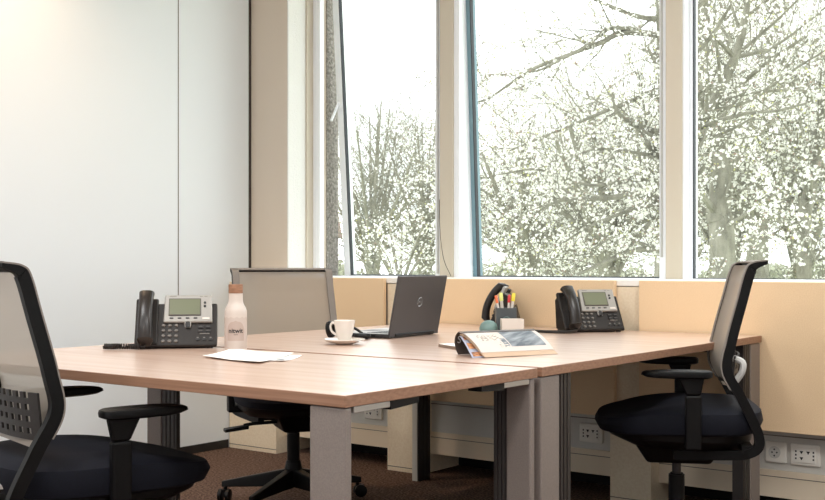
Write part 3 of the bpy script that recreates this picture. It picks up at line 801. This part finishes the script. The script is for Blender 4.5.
# cords at the windows
def cordobj(name, label, pts, r, mm, cat='cord'): 
    tag(MB().tube(catmull(pts, 8), r, 6).build(name, mm, smooth=True), label, cat)
cordobj('blind_cord', 'pale blind cord hanging before the left window', [(-3.36, 4.66, 3.0), (-3.36, 4.66, 2.0), (-3.36, 4.66, .97)], .006, 'cord')
cordobj('blind_cord', 'pale blind cord hanging before the middle window beside the wide post', [(-2.115, 4.66, 3.0), (-2.115, 4.66, 2.0), (-2.115, 4.66, 1.05)], .006, 'cord')
cordobj('thin_cable', 'thin dark cable looping down the first window post', [(-3.302, 4.594, 1.35), (-3.296, 4.59, 1.2), (-3.27, 4.585, 1.05), (-3.22, 4.58, .958)], .0017, 'cable', 'cable')

# ------------------------------------------------------------------ outside
sbox('ground', 'lawn', -70, 60, 5.05, 120, -3.6, -3.4)
h = thing('brick_house', 'pale brick house glimpsed through the gap of the open left window', 'house', (-32.9, 31.4, -3.4), R(37.1))
m = MB(); m.box(-4, 4, -4, 4, 0, 5.6); m.build('walls', 'brick', h)
m = MB(); m.hexa([(-4.2, -4.3, 5.6), (4.2, -4.3, 5.6), (4.2, 4.3, 5.6), (-4.2, 4.3, 5.6)], [(-4.1, -.1, 7.6), (4.1, -.1, 7.6), (4.1, .1, 7.6), (-4.1, .1, 7.6)]); m.build('roof', 'tile', h)
for x in (-2.6, 0, 2.6):
    for z in (1, 3.6): MB().box(x-.5, x+.5, -4.05, -3.98, z, z+1.3).build('window', 'glass', h)

def leafcup(V, Fc, p, r):
    u = Vector((random.gauss(0, 1), random.gauss(0, 1), random.gauss(0, 1))).normalized(); a = u.orthogonal().normalized(); b = u.cross(a); o = len(V)
    V.append(tuple(p))
    ph = random.random()*6
    for k in range(5):
        q = ph+2*PI*k/5; rr = r*random.uniform(.75, 1.15); V.append(tuple(p+a*(math.cos(q)*rr)+b*(math.sin(q)*rr)+u*(r*.45)))
    for k in range(5): Fc.append((o, o+1+k, o+1+(k+1) % 5))

def tree(label, base, boughs, trunk=None, bl=6000, size=.03, twig=1.0, seedv=1, group='blossom trees outside', levels=3, twigstep=.16):
    """boughs: list of (list of points, r0, r1) in world metres; twigs sprout from every bough"""
    random.seed(seedv)
    t = thing('blossom_tree', label, 'tree', base, 0, group); B = Vector(base)
    wd = MB(); tips = []
    def limb(P, r0, r1, lvl):
        n = len(P); wd.tube([p-B for p in P], [r0+(r1-r0)*i/(n-1) for i in range(n)], 8 if r0 > .05 else (5 if r0 > .012 else 3))
        for i in range(1, n):
            L = (P[i]-P[i-1]).length
            if r0 < .09:
                for _ in range(max(1, int(L/.06))): tips.append((P[i-1].lerp(P[i], random.random()), lvl))
        if lvl >= levels: return
        total = sum((P[i+1]-P[i]).length for i in range(n-1)); k = max(2, int(total/(twigstep*(1.0 if lvl else 1.5))))
        for j in range(k):
            f = (j+random.random())/k
            if lvl == 0 and f < .12: continue
            x = f*(n-1); i = min(int(x), n-2); p = P[i].lerp(P[i+1], x-i); d = (P[i+1]-P[i]).normalized()
            side = (Vector((random.gauss(0, 1), random.gauss(0, 1), random.gauss(0, .8)+.25))); side -= d*side.dot(d); side.normalize()
            nd = (d*random.uniform(.35, 1.0)+side*random.uniform(.6, 1.1)).normalized(); ln_ = twig*(.95, .5, .26)[lvl]*random.uniform(.5, 1.25)
            Q = [p]
            for s_ in range(4):
                nd = (nd+Vector((random.gauss(0, .16), random.gauss(0, .16), random.gauss(.03, .16)))).normalized(); Q.append(Q[-1]+nd*ln_/4)
            rr = max(.003, (r0+(r1-r0)*f)*(.45, .45, .5)[lvl]); rr = min(rr, (.024, .009, .005)[lvl]*max(1, twig*.7))
            limb(Q, rr, max(.0025, rr*.35), lvl+1)
    for pts, r0, r1 in boughs: limb(catmull(pts, 6), r0, r1, 0)
    wd.build('trunk_and_branches', 'bark', t, smooth=True)
    V = {0: [], 1: [], 2: []}; Fc = {0: [], 1: [], 2: []}
    fine = [p for p, l in tips if l >= 1] or [p for p, l in tips]
    for _ in range(bl):
        p = random.choice(fine)+Vector((random.gauss(0, size*1.1), random.gauss(0, size*1.1), random.gauss(0, size*1.1)))
        c = random.choices((0, 1, 2), (.80, .09, .11))[0]
        leafcup(V[c], Fc[c], p-B, size*random.uniform(.6, 1.15)*(1 if c == 0 else .6))
    me = MB()
    for c in (0, 1, 2): me.add(V[c], Fc[c], c)
    o = bpy.data.meshes.new('blossom'); o.from_pydata(me.v, [], me.f)
    for q in ('petal', 'bud', 'dusk'): o.materials.append(M[q])
    o.polygons.foreach_set('material_index', me.m)
    ob = bpy.data.objects.new('blossom', o); COL.objects.link(ob); ob.parent = t; ob['kind'] = 'stuff'
    return t
tree('thick-trunked blossoming tree straight behind the right window, trunk next to its left frame', (-4.23, 10.59, -3.4), [([(-4.18, 10.63, -3.38), (-4.18, 10.63, 0.99), (-4.21, 10.6, 1.51), (-4.18, 10.63, 2.01), (-4.26, 10.57, 2.46), (-4.35, 10.5, 3.05), (-4.32, 10.53, 3.65), (-4.3, 10.54, 4.24)], 0.150, 0.050),
   ([(-4.21, 10.6, 1.51), (-4.2, 10.11, 1.73), (-4.13, 9.67, 2.07)], 0.040, 0.012),
   ([(-4.18, 10.63, 1.98), (-3.93, 10.57, 2.14), (-3.56, 10.35, 2.38)], 0.035, 0.010),
   ([(-4.26, 10.57, 2.46), (-4.08, 10.71, 2.75), (-3.73, 10.72, 3.01), (-3.43, 10.69, 3.17)], 0.035, 0.010),
   ([(-4.21, 10.61, 1.36), (-3.89, 10.47, 1.5), (-3.55, 10.48, 1.73)], 0.030, 0.010)], bl=7020, size=0.0203, twig=1.2, seedv=11)
tree('tall blossoming tree behind the right window, slim trunk near the middle of the pane', (-4.59, 12.83, -3.4), [([(-4.61, 12.81, -3.39), (-4.61, 12.81, 1.31), (-4.61, 12.81, 1.9), (-4.54, 12.87, 2.48), (-4.53, 12.87, 3.19), (-4.45, 12.94, 4.01), (-4.42, 12.96, 4.71)], 0.150, 0.050),
   ([(-4.61, 12.81, 1.72), (-4.22, 12.61, 1.87), (-3.85, 12.39, 2.12), (-3.63, 12.3, 2.37)], 0.045, 0.012),
   ([(-4.54, 12.87, 2.48), (-4.08, 12.71, 2.67), (-3.65, 12.54, 2.94)], 0.040, 0.012),
   ([(-4.53, 12.87, 3.13), (-4.24, 12.84, 3.44), (-3.8, 12.8, 3.73)], 0.035, 0.010),
   ([(-4.61, 12.81, 1.54), (-4.75, 12.46, 1.82), (-4.75, 12.08, 2.09)], 0.035, 0.010)], bl=7020, size=0.0218, twig=1.35, seedv=12)
tree('blossoming tree behind the right window, trunk nearest the right picture edge', (-3.84, 12.14, -3.4), [([(-3.85, 12.13, -3.39), (-3.85, 12.13, 1.18), (-3.82, 12.16, 1.72), (-3.74, 12.22, 2.15), (-3.7, 12.25, 2.48), (-3.61, 12.31, 3.24), (-3.56, 12.35, 4.1)], 0.090, 0.040),
   ([(-3.84, 12.14, 1.29), (-3.95, 11.81, 1.44), (-4.02, 11.38, 1.53)], 0.030, 0.010),
   ([(-3.78, 12.18, 1.94), (-3.87, 11.87, 2.24), (-3.93, 11.57, 2.32)], 0.030, 0.010),
   ([(-3.68, 12.26, 2.59), (-3.82, 11.9, 2.88), (-3.97, 11.41, 2.94)], 0.030, 0.010)], bl=5670, size=0.0203, twig=1.2, seedv=13)
tree('leaning branch of a blossoming tree slanting up to the right across the right window', (-3.82, 8.39, -3.4), [([(-3.86, 8.37, -3.39), (-3.81, 8.4, 0.99), (-3.72, 8.47, 1.62), (-3.63, 8.54, 2.01), (-3.51, 8.63, 2.26), (-3.34, 8.76, 2.7), (-3.27, 8.81, 3.05), (-3.23, 8.84, 3.49)], 0.075, 0.022),
   ([(-3.34, 8.76, 2.7), (-3.4, 8.46, 2.84), (-3.46, 8.17, 2.96)], 0.020, 0.006),
   ([(-3.34, 8.76, 2.7), (-3.04, 8.86, 2.78), (-2.69, 9.0, 3.06)], 0.020, 0.006),
   ([(-3.51, 8.63, 2.26), (-3.2, 8.74, 2.34), (-2.91, 8.83, 2.55), (-2.66, 8.89, 2.7)], 0.020, 0.006),
   ([(-3.63, 8.54, 2.01), (-3.33, 8.64, 2.1), (-2.88, 8.73, 2.35)], 0.018, 0.006)], bl=3510, size=0.0156, twig=0.9, seedv=14)
tree('near blossoming tree whose long boughs reach leftward across the middle window', (-3.26, 7.56, -3.4), [([(-3.28, 7.55, -3.39), (-3.28, 7.55, 1.12), (-3.31, 7.53, 1.48), (-3.33, 7.51, 2.06), (-3.35, 7.49, 2.71), (-3.38, 7.48, 3.36)], 0.130, 0.070),
   ([(-3.34, 7.5, 2.6), (-3.39, 7.46, 2.67), (-3.57, 7.2, 2.67), (-3.65, 7.02, 2.58), (-3.77, 6.8, 2.48), (-3.94, 6.55, 2.35), (-4.11, 6.3, 2.15), (-4.21, 6.22, 2.11)], 0.030, 0.005),
   ([(-3.51, 7.37, 2.71), (-3.59, 7.06, 2.68), (-3.67, 6.88, 2.55), (-3.79, 6.66, 2.41), (-3.89, 6.46, 2.32), (-4.15, 6.14, 2.28)], 0.018, 0.004),
   ([(-3.35, 7.49, 2.79), (-3.52, 7.37, 2.81), (-3.67, 7.01, 2.88), (-3.78, 6.67, 2.97)], 0.025, 0.006),
   ([(-3.31, 7.53, 1.92), (-3.46, 7.42, 1.99), (-3.53, 7.24, 2.03), (-3.56, 7.09, 2.11), (-3.58, 7.07, 2.23)], 0.030, 0.008),
   ([(-3.3, 7.54, 1.41), (-3.4, 7.46, 1.47), (-3.45, 7.3, 1.51), (-3.59, 7.06, 1.49), (-3.72, 6.84, 1.47), (-3.79, 6.66, 1.45), (-3.86, 6.49, 1.37)], 0.035, 0.006),
   ([(-3.31, 7.52, 1.7), (-3.39, 7.46, 1.79), (-3.45, 7.3, 1.92), (-3.43, 7.19, 2.11)], 0.040, 0.012),
   ([(-3.31, 7.52, 1.77), (-3.41, 7.45, 1.8), (-3.67, 7.01, 1.83), (-3.78, 6.67, 1.7)], 0.020, 0.005),
   ([(-3.28, 7.55, 1.3), (-3.41, 7.45, 1.35), (-3.47, 7.16, 1.29), (-3.61, 6.8, 1.12)], 0.025, 0.006),
   ([(-3.4, 7.46, 1.45), (-3.51, 7.25, 1.41), (-3.65, 6.89, 1.29), (-3.78, 6.67, 1.15)], 0.018, 0.005),
   ([(-3.27, 7.56, 1.09), (-3.41, 7.45, 1.12), (-3.48, 7.15, 1.11), (-3.68, 6.74, 0.95)], 0.035, 0.012),
   ([(-3.33, 7.51, 2.14), (-3.46, 7.42, 2.24), (-3.6, 7.06, 2.11), (-3.78, 6.67, 1.94), (-4.0, 6.38, 1.79)], 0.022, 0.005),
   ([(-3.31, 7.53, 1.59), (-3.51, 7.37, 1.63), (-3.66, 6.89, 1.57), (-3.84, 6.5, 1.66), (-4.0, 6.25, 1.62)], 0.020, 0.005)], bl=11475, size=0.0133, twig=0.62, seedv=15, twigstep=0.12)
tree('blossoming tree filling the lower middle window, farther back on its right half', (-6.45, 12.67, -3.4), [([(-6.45, 12.67, -3.39), (-6.45, 12.67, 0.76)], 0.120, 0.102),
   ([(-6.45, 12.67, 0.76), (-6.59, 12.41, 1.27), (-6.83, 12.02, 1.76), (-7.04, 11.71, 2.18)], 0.072, 0.017),
   ([(-6.45, 12.67, 0.76), (-6.4, 12.19, 1.39), (-6.34, 11.54, 1.98), (-6.31, 11.04, 2.44)], 0.072, 0.017),
   ([(-6.45, 12.67, 0.76), (-6.46, 12.38, 1.53), (-6.49, 11.97, 2.26), (-6.53, 11.65, 2.86)], 0.072, 0.017),
   ([(-6.45, 12.67, 0.76), (-6.5, 12.6, 1.62), (-6.57, 12.5, 2.48), (-6.64, 12.41, 3.21)], 0.072, 0.017),
   ([(-6.45, 12.67, 0.76), (-6.5, 12.8, 1.54), (-6.56, 12.98, 2.34), (-6.6, 13.12, 3.03)], 0.072, 0.017),
   ([(-6.45, 12.67, 0.76), (-6.58, 13.02, 1.56), (-6.74, 13.49, 2.42), (-6.85, 13.85, 3.18)], 0.072, 0.017),
   ([(-6.45, 12.67, 0.76), (-6.43, 12.9, 1.52), (-6.37, 13.21, 2.31), (-6.31, 13.47, 2.99)], 0.072, 0.017),
   ([(-6.45, 12.67, 0.76), (-6.37, 12.85, 1.43), (-6.22, 13.11, 2.11), (-6.08, 13.32, 2.7)], 0.072, 0.017),
   ([(-6.45, 12.67, 0.76), (-6.43, 13.13, 1.2), (-6.33, 13.79, 1.67), (-6.2, 14.33, 2.1)], 0.072, 0.017)], bl=11475, size=0.0218, twig=1.3, seedv=16)
tree('blossoming tree farther back in the lower left half of the middle window', (-8.35, 13.74, -3.4), [([(-8.35, 13.74, -3.38), (-8.35, 13.74, 0.73)], 0.120, 0.102),
   ([(-8.35, 13.74, 0.73), (-8.74, 13.91, 1.24), (-9.32, 14.08, 1.78), (-9.81, 14.16, 2.27)], 0.072, 0.017),
   ([(-8.35, 13.74, 0.73), (-8.43, 13.56, 1.4), (-8.55, 13.3, 2.06), (-8.67, 13.08, 2.62)], 0.072, 0.017),
   ([(-8.35, 13.74, 0.73), (-8.64, 14.05, 1.41), (-9.05, 14.44, 2.15), (-9.37, 14.72, 2.81)], 0.072, 0.017),
   ([(-8.35, 13.74, 0.73), (-8.18, 13.43, 1.37), (-7.95, 13.02, 1.97), (-7.78, 12.71, 2.47)], 0.072, 0.017),
   ([(-8.35, 13.74, 0.73), (-8.31, 13.7, 1.55), (-8.24, 13.65, 2.36), (-8.19, 13.61, 3.05)], 0.072, 0.017),
   ([(-8.35, 13.74, 0.73), (-8.27, 13.81, 1.38), (-8.14, 13.93, 2.03), (-8.02, 14.03, 2.59)], 0.072, 0.017),
   ([(-8.35, 13.74, 0.73), (-8.27, 13.91, 1.31), (-8.11, 14.16, 1.9), (-7.97, 14.38, 2.41)], 0.072, 0.017),
   ([(-8.35, 13.74, 0.73), (-8.25, 14.04, 1.26), (-8.05, 14.48, 1.81), (-7.86, 14.85, 2.3)], 0.072, 0.017)], bl=11475, size=0.0242, twig=1.4, seedv=17)
tree('low blossoming tree at the bottom of the middle window beyond the pen cup', (-9.37, 16.73, -3.4), [([(-9.37, 16.73, -3.39), (-9.37, 16.73, 0.67)], 0.120, 0.102),
   ([(-9.37, 16.73, 0.67), (-9.92, 16.91, 1.13), (-10.77, 17.05, 1.61), (-11.5, 17.1, 2.04)], 0.072, 0.017),
   ([(-9.37, 16.73, 0.67), (-9.79, 16.85, 1.14), (-10.43, 16.95, 1.63), (-10.97, 16.97, 2.06)], 0.072, 0.017),
   ([(-9.37, 16.73, 0.67), (-9.55, 16.68, 1.32), (-9.82, 16.59, 1.97), (-10.06, 16.49, 2.53)], 0.072, 0.017),
   ([(-9.37, 16.73, 0.67), (-9.6, 16.96, 1.25), (-9.93, 17.24, 1.86), (-10.2, 17.44, 2.39)], 0.072, 0.017),
   ([(-9.37, 16.73, 0.67), (-9.16, 16.37, 1.27), (-8.88, 15.88, 1.83), (-8.67, 15.51, 2.29)], 0.072, 0.017),
   ([(-9.37, 16.73, 0.67), (-9.08, 16.46, 1.37), (-8.66, 16.11, 2.03), (-8.34, 15.86, 2.58)], 0.072, 0.017),
   ([(-9.37, 16.73, 0.67), (-9.03, 16.57, 1.24), (-8.53, 16.39, 1.78), (-8.13, 16.27, 2.22)], 0.072, 0.017),
   ([(-9.37, 16.73, 0.67), (-9.31, 17.23, 1.22), (-9.13, 17.96, 1.8), (-8.94, 18.55, 2.32)], 0.072, 0.017),
   ([(-9.37, 16.73, 0.67), (-8.86, 16.58, 1.09), (-8.11, 16.41, 1.49), (-7.51, 16.32, 1.82)], 0.072, 0.017)], bl=9450, size=0.0296, twig=1.6, seedv=22)
tree('nearly bare tree in the left half of the left window', (-13.91, 17.06, -3.4), [([(-13.91, 17.06, -3.38), (-13.91, 17.06, 0.62)], 0.085, 0.072),
   ([(-13.91, 17.06, 0.62), (-14.33, 17.2, 1.35), (-14.96, 17.34, 2.12), (-15.47, 17.41, 2.8)], 0.051, 0.013),
   ([(-13.91, 17.06, 0.62), (-14.36, 17.33, 1.54), (-14.99, 17.64, 2.51), (-15.51, 17.85, 3.38)], 0.051, 0.013),
   ([(-13.91, 17.06, 0.62), (-14.12, 17.02, 1.53), (-14.44, 16.94, 2.46), (-14.71, 16.86, 3.26)], 0.051, 0.013),
   ([(-13.91, 17.06, 0.62), (-13.99, 16.89, 1.65), (-14.12, 16.65, 2.66), (-14.24, 16.44, 3.53)], 0.051, 0.013),
   ([(-13.91, 17.06, 0.62), (-13.69, 16.68, 1.68), (-13.41, 16.15, 2.69), (-13.21, 15.76, 3.52)], 0.051, 0.013),
   ([(-13.91, 17.06, 0.62), (-14.2, 17.39, 1.8), (-14.59, 17.84, 3.04), (-14.88, 18.17, 4.15)], 0.051, 0.013),
   ([(-13.91, 17.06, 0.62), (-13.86, 17.05, 1.82), (-13.79, 17.04, 3.01), (-13.73, 17.04, 4.03)], 0.051, 0.013),
   ([(-13.91, 17.06, 0.62), (-13.94, 17.16, 1.9), (-13.96, 17.3, 3.19), (-13.96, 17.41, 4.31)], 0.051, 0.013),
   ([(-13.91, 17.06, 0.62), (-14.11, 17.44, 1.86), (-14.34, 17.97, 3.16), (-14.5, 18.38, 4.32)], 0.051, 0.013),
   ([(-13.91, 17.06, 0.62), (-13.94, 17.3, 1.73), (-13.96, 17.65, 2.86), (-13.94, 17.92, 3.85)], 0.051, 0.013),
   ([(-13.91, 17.06, 0.62), (-14.08, 17.51, 1.6), (-14.27, 18.13, 2.64), (-14.38, 18.63, 3.57)], 0.051, 0.013),
   ([(-13.91, 17.06, 0.62), (-13.45, 16.82, 1.53), (-12.8, 16.53, 2.39), (-12.3, 16.32, 3.1)], 0.051, 0.013),
   ([(-13.91, 17.06, 0.62), (-13.43, 16.85, 1.39), (-12.75, 16.59, 2.12), (-12.21, 16.42, 2.72)], 0.051, 0.013)], bl=1485, size=0.0234, twig=1.3, twigstep=0.17, seedv=18, group='bare trees outside')
tree('nearly bare tree in the right half of the left window', (-14.86, 20.11, -3.4), [([(-14.86, 20.11, -3.38), (-14.86, 20.11, 0.56)], 0.090, 0.076),
   ([(-14.86, 20.11, 0.56), (-14.84, 19.59, 1.41), (-14.87, 18.86, 2.22), (-14.93, 18.29, 2.89)], 0.054, 0.013),
   ([(-14.86, 20.11, 0.56), (-15.16, 20.1, 1.54), (-15.62, 20.04, 2.53), (-16.01, 19.96, 3.4)], 0.054, 0.013),
   ([(-14.86, 20.11, 0.56), (-15.17, 20.16, 1.74), (-15.64, 20.18, 2.95), (-16.04, 20.17, 4.0)], 0.054, 0.013),
   ([(-14.86, 20.11, 0.56), (-15.12, 20.12, 1.63), (-15.51, 20.11, 2.72), (-15.84, 20.07, 3.67)], 0.054, 0.013),
   ([(-14.86, 20.11, 0.56), (-14.88, 20.04, 1.76), (-14.93, 19.93, 2.95), (-14.97, 19.85, 3.96)], 0.054, 0.013),
   ([(-14.86, 20.11, 0.56), (-14.81, 19.98, 1.82), (-14.76, 19.8, 3.06), (-14.73, 19.66, 4.11)], 0.054, 0.013),
   ([(-14.86, 20.11, 0.56), (-14.92, 20.17, 1.86), (-15.02, 20.26, 3.16), (-15.09, 20.31, 4.29)], 0.054, 0.013),
   ([(-14.86, 20.11, 0.56), (-14.98, 20.34, 1.85), (-15.15, 20.66, 3.17), (-15.26, 20.9, 4.33)], 0.054, 0.013),
   ([(-14.86, 20.11, 0.56), (-14.94, 20.33, 1.88), (-15.04, 20.63, 3.22), (-15.1, 20.87, 4.39)], 0.054, 0.013),
   ([(-14.86, 20.11, 0.56), (-14.92, 20.43, 1.69), (-14.96, 20.88, 2.85), (-14.97, 21.24, 3.87)], 0.054, 0.013),
   ([(-14.86, 20.11, 0.56), (-14.67, 20.17, 1.58), (-14.39, 20.28, 2.59), (-14.15, 20.39, 3.45)], 0.054, 0.013),
   ([(-14.86, 20.11, 0.56), (-14.53, 20.14, 1.44), (-14.05, 20.22, 2.29), (-13.65, 20.31, 3.02)], 0.054, 0.013),
   ([(-14.86, 20.11, 0.56), (-14.58, 20.24, 1.46), (-14.16, 20.46, 2.35), (-13.8, 20.66, 3.12)], 0.054, 0.013)], bl=2025, size=0.0257, twig=1.5, twigstep=0.17, seedv=19, group='bare trees outside')
tree('low blossoming tree at the foot of the left window', (-11.02, 14.23, -3.4), [([(-11.02, 14.23, -3.39), (-11.02, 14.23, 0.45)], 0.070, 0.060),
   ([(-11.02, 14.23, 0.45), (-11.07, 14.0, 0.72), (-11.18, 13.65, 0.98), (-11.29, 13.37, 1.2)], 0.042, 0.010),
   ([(-11.02, 14.23, 0.45), (-11.1, 14.11, 0.85), (-11.25, 13.92, 1.26), (-11.38, 13.77, 1.6)], 0.042, 0.010),
   ([(-11.02, 14.23, 0.45), (-11.12, 14.19, 0.82), (-11.29, 14.11, 1.2), (-11.43, 14.04, 1.52)], 0.042, 0.010),
   ([(-11.02, 14.23, 0.45), (-11.26, 14.46, 0.93), (-11.59, 14.75, 1.42), (-11.85, 14.96, 1.87)], 0.042, 0.010),
   ([(-11.02, 14.23, 0.45), (-11.19, 14.47, 0.86), (-11.42, 14.79, 1.29), (-11.59, 15.04, 1.67)], 0.042, 0.010),
   ([(-11.02, 14.23, 0.45), (-10.85, 14.18, 0.9), (-10.6, 14.11, 1.35), (-10.4, 14.08, 1.72)], 0.042, 0.010),
   ([(-11.02, 14.23, 0.45), (-11.09, 14.54, 0.79), (-11.15, 14.96, 1.15), (-11.16, 15.3, 1.46)], 0.042, 0.010),
   ([(-11.02, 14.23, 0.45), (-10.81, 14.29, 0.73), (-10.5, 14.39, 1.01), (-10.23, 14.5, 1.25)], 0.042, 0.010)], bl=2300, size=0.0234, twig=1.1, twigstep=0.25, seedv=23)
tree('background blossoming tree in the left part of the right window, behind the thick trunk', (-6.39, 16.48, -3.4), [([(-6.39, 16.48, -3.38), (-6.39, 16.48, 0.71)], 0.130, 0.111),
   ([(-6.39, 16.48, 0.71), (-6.75, 16.71, 1.55), (-7.32, 16.96, 2.44), (-7.79, 17.11, 3.24)], 0.078, 0.018),
   ([(-6.39, 16.48, 0.71), (-6.72, 16.76, 1.64), (-7.23, 17.09, 2.62), (-7.66, 17.3, 3.51)], 0.078, 0.018),
   ([(-6.39, 16.48, 0.71), (-6.45, 16.36, 2.06), (-6.55, 16.18, 3.4), (-6.64, 16.03, 4.54)], 0.078, 0.018),
   ([(-6.39, 16.48, 0.71), (-6.32, 16.2, 2.13), (-6.23, 15.82, 3.49), (-6.17, 15.54, 4.61)], 0.078, 0.018),
   ([(-6.39, 16.48, 0.71), (-6.44, 16.64, 2.16), (-6.5, 16.86, 3.64), (-6.54, 17.02, 4.93)], 0.078, 0.018),
   ([(-6.39, 16.48, 0.71), (-6.28, 16.37, 1.91), (-6.12, 16.24, 3.09), (-6.0, 16.14, 4.08)], 0.078, 0.018),
   ([(-6.39, 16.48, 0.71), (-6.33, 16.63, 1.77), (-6.23, 16.85, 2.85), (-6.14, 17.03, 3.78)], 0.078, 0.018),
   ([(-6.39, 16.48, 0.71), (-6.09, 16.16, 1.83), (-5.66, 15.76, 2.87), (-5.32, 15.46, 3.72)], 0.078, 0.018),
   ([(-6.39, 16.48, 0.71), (-6.31, 17.05, 1.62), (-6.13, 17.87, 2.58), (-5.93, 18.53, 3.44)], 0.078, 0.018)], bl=10125, size=0.0265, twig=1.6, seedv=20)
tree('background blossoming tree in the right part of the right window', (-5.83, 18.16, -3.4), [([(-5.83, 18.16, -3.39), (-5.83, 18.16, 0.69)], 0.130, 0.111),
   ([(-5.83, 18.16, 0.69), (-6.05, 18.08, 1.61), (-6.4, 17.94, 2.55), (-6.71, 17.81, 3.35)], 0.078, 0.018),
   ([(-5.83, 18.16, 0.69), (-5.91, 17.7, 1.78), (-6.06, 17.06, 2.81), (-6.2, 16.56, 3.67)], 0.078, 0.018),
   ([(-5.83, 18.16, 0.69), (-5.96, 18.09, 1.92), (-6.16, 17.98, 3.15), (-6.33, 17.88, 4.21)], 0.078, 0.018),
   ([(-5.83, 18.16, 0.69), (-5.93, 18.22, 2.11), (-6.07, 18.29, 3.55), (-6.19, 18.34, 4.79)], 0.078, 0.018),
   ([(-5.83, 18.16, 0.69), (-5.95, 18.5, 1.91), (-6.12, 18.96, 3.19), (-6.24, 19.3, 4.33)], 0.078, 0.018),
   ([(-5.83, 18.16, 0.69), (-5.73, 18.05, 2.04), (-5.59, 17.92, 3.36), (-5.47, 17.83, 4.47)], 0.078, 0.018),
   ([(-5.83, 18.16, 0.69), (-5.84, 18.54, 1.89), (-5.81, 19.06, 3.14), (-5.77, 19.48, 4.25)], 0.078, 0.018),
   ([(-5.83, 18.16, 0.69), (-5.82, 18.68, 1.82), (-5.74, 19.41, 3.02), (-5.65, 19.99, 4.08)], 0.078, 0.018),
   ([(-5.83, 18.16, 0.69), (-5.45, 17.85, 1.58), (-4.91, 17.47, 2.41), (-4.47, 17.21, 3.07)], 0.078, 0.018)], bl=10125, size=0.0281, twig=1.6, seedv=21)


random.seed(91)
hg = thing('hedge', 'distant grey-green hedge along the foot of the trees beyond the windows', 'hedge', (-12.0, 30.0, -3.4), R(37.1))
def hz_(x): return 4.25+.22*math.sin(x*.9)+.16*math.sin(x*2.3+1)+.08*math.sin(x*5.1)
rows = []
for i in range(121):
    x = -16+32*i/120; h_ = hz_(x); w = .75+.12*math.sin(x*3.1)
    rows.append([(x, -w, 0), (x, -w, h_*.5), (x, -w*.9, h_*.85), (x, -w*.4, h_), (x, w*.4, h_), (x, w*.9, h_*.85), (x, w, 0)])
MB().grid(rows).build('hedge_body', 'hedge', hg, smooth=True)
V, Fc = [], []
for _ in range(9000):
    x = random.uniform(-16, 16); h_ = hz_(x); s_ = random.random()
    q = Vector((x, -.8+random.gauss(0, .06), random.uniform(h_*.7, h_))) if s_ < .6 else Vector((x, random.uniform(-.7, .4), h_+random.gauss(0, .05)))
    leafcup(V, Fc, q, random.uniform(.04, .09))
lf = MB(); lf.add(V, Fc)
me_ = bpy.data.meshes.new('leaves'); me_.from_pydata(lf.v, [], lf.f); me_.materials.append(M['hedgeleaf'])
lo_ = bpy.data.objects.new('leaves', me_); COL.objects.link(lo_); lo_.parent = hg; lo_['kind'] = 'stuff'

# ------------------------------------------------------------------ camera
cam = bpy.data.cameras.new('camera'); co = bpy.data.objects.new('camera', cam); COL.objects.link(co)
cam.sensor_width = 36; cam.lens = 36*1107/825; cam.shift_y = 15/825; cam.clip_start = .05; cam.clip_end = 300
co.location = (0, 0, 1.015); co.rotation_euler = (PI/2, 0, R(37.1))
S.camera = co
S.view_settings.view_transform = 'Standard'; S.view_settings.look = 'None'; S.view_settings.gamma = 1; S.view_settings.exposure = 0.0
S.view_settings.use_curve_mapping = False
S.cycles.use_denoising = True
S.cycles.max_bounces = 10; S.cycles.diffuse_bounces = 6; S.cycles.transparent_max_bounces = 24
S.cycles.sample_clamp_indirect = 6
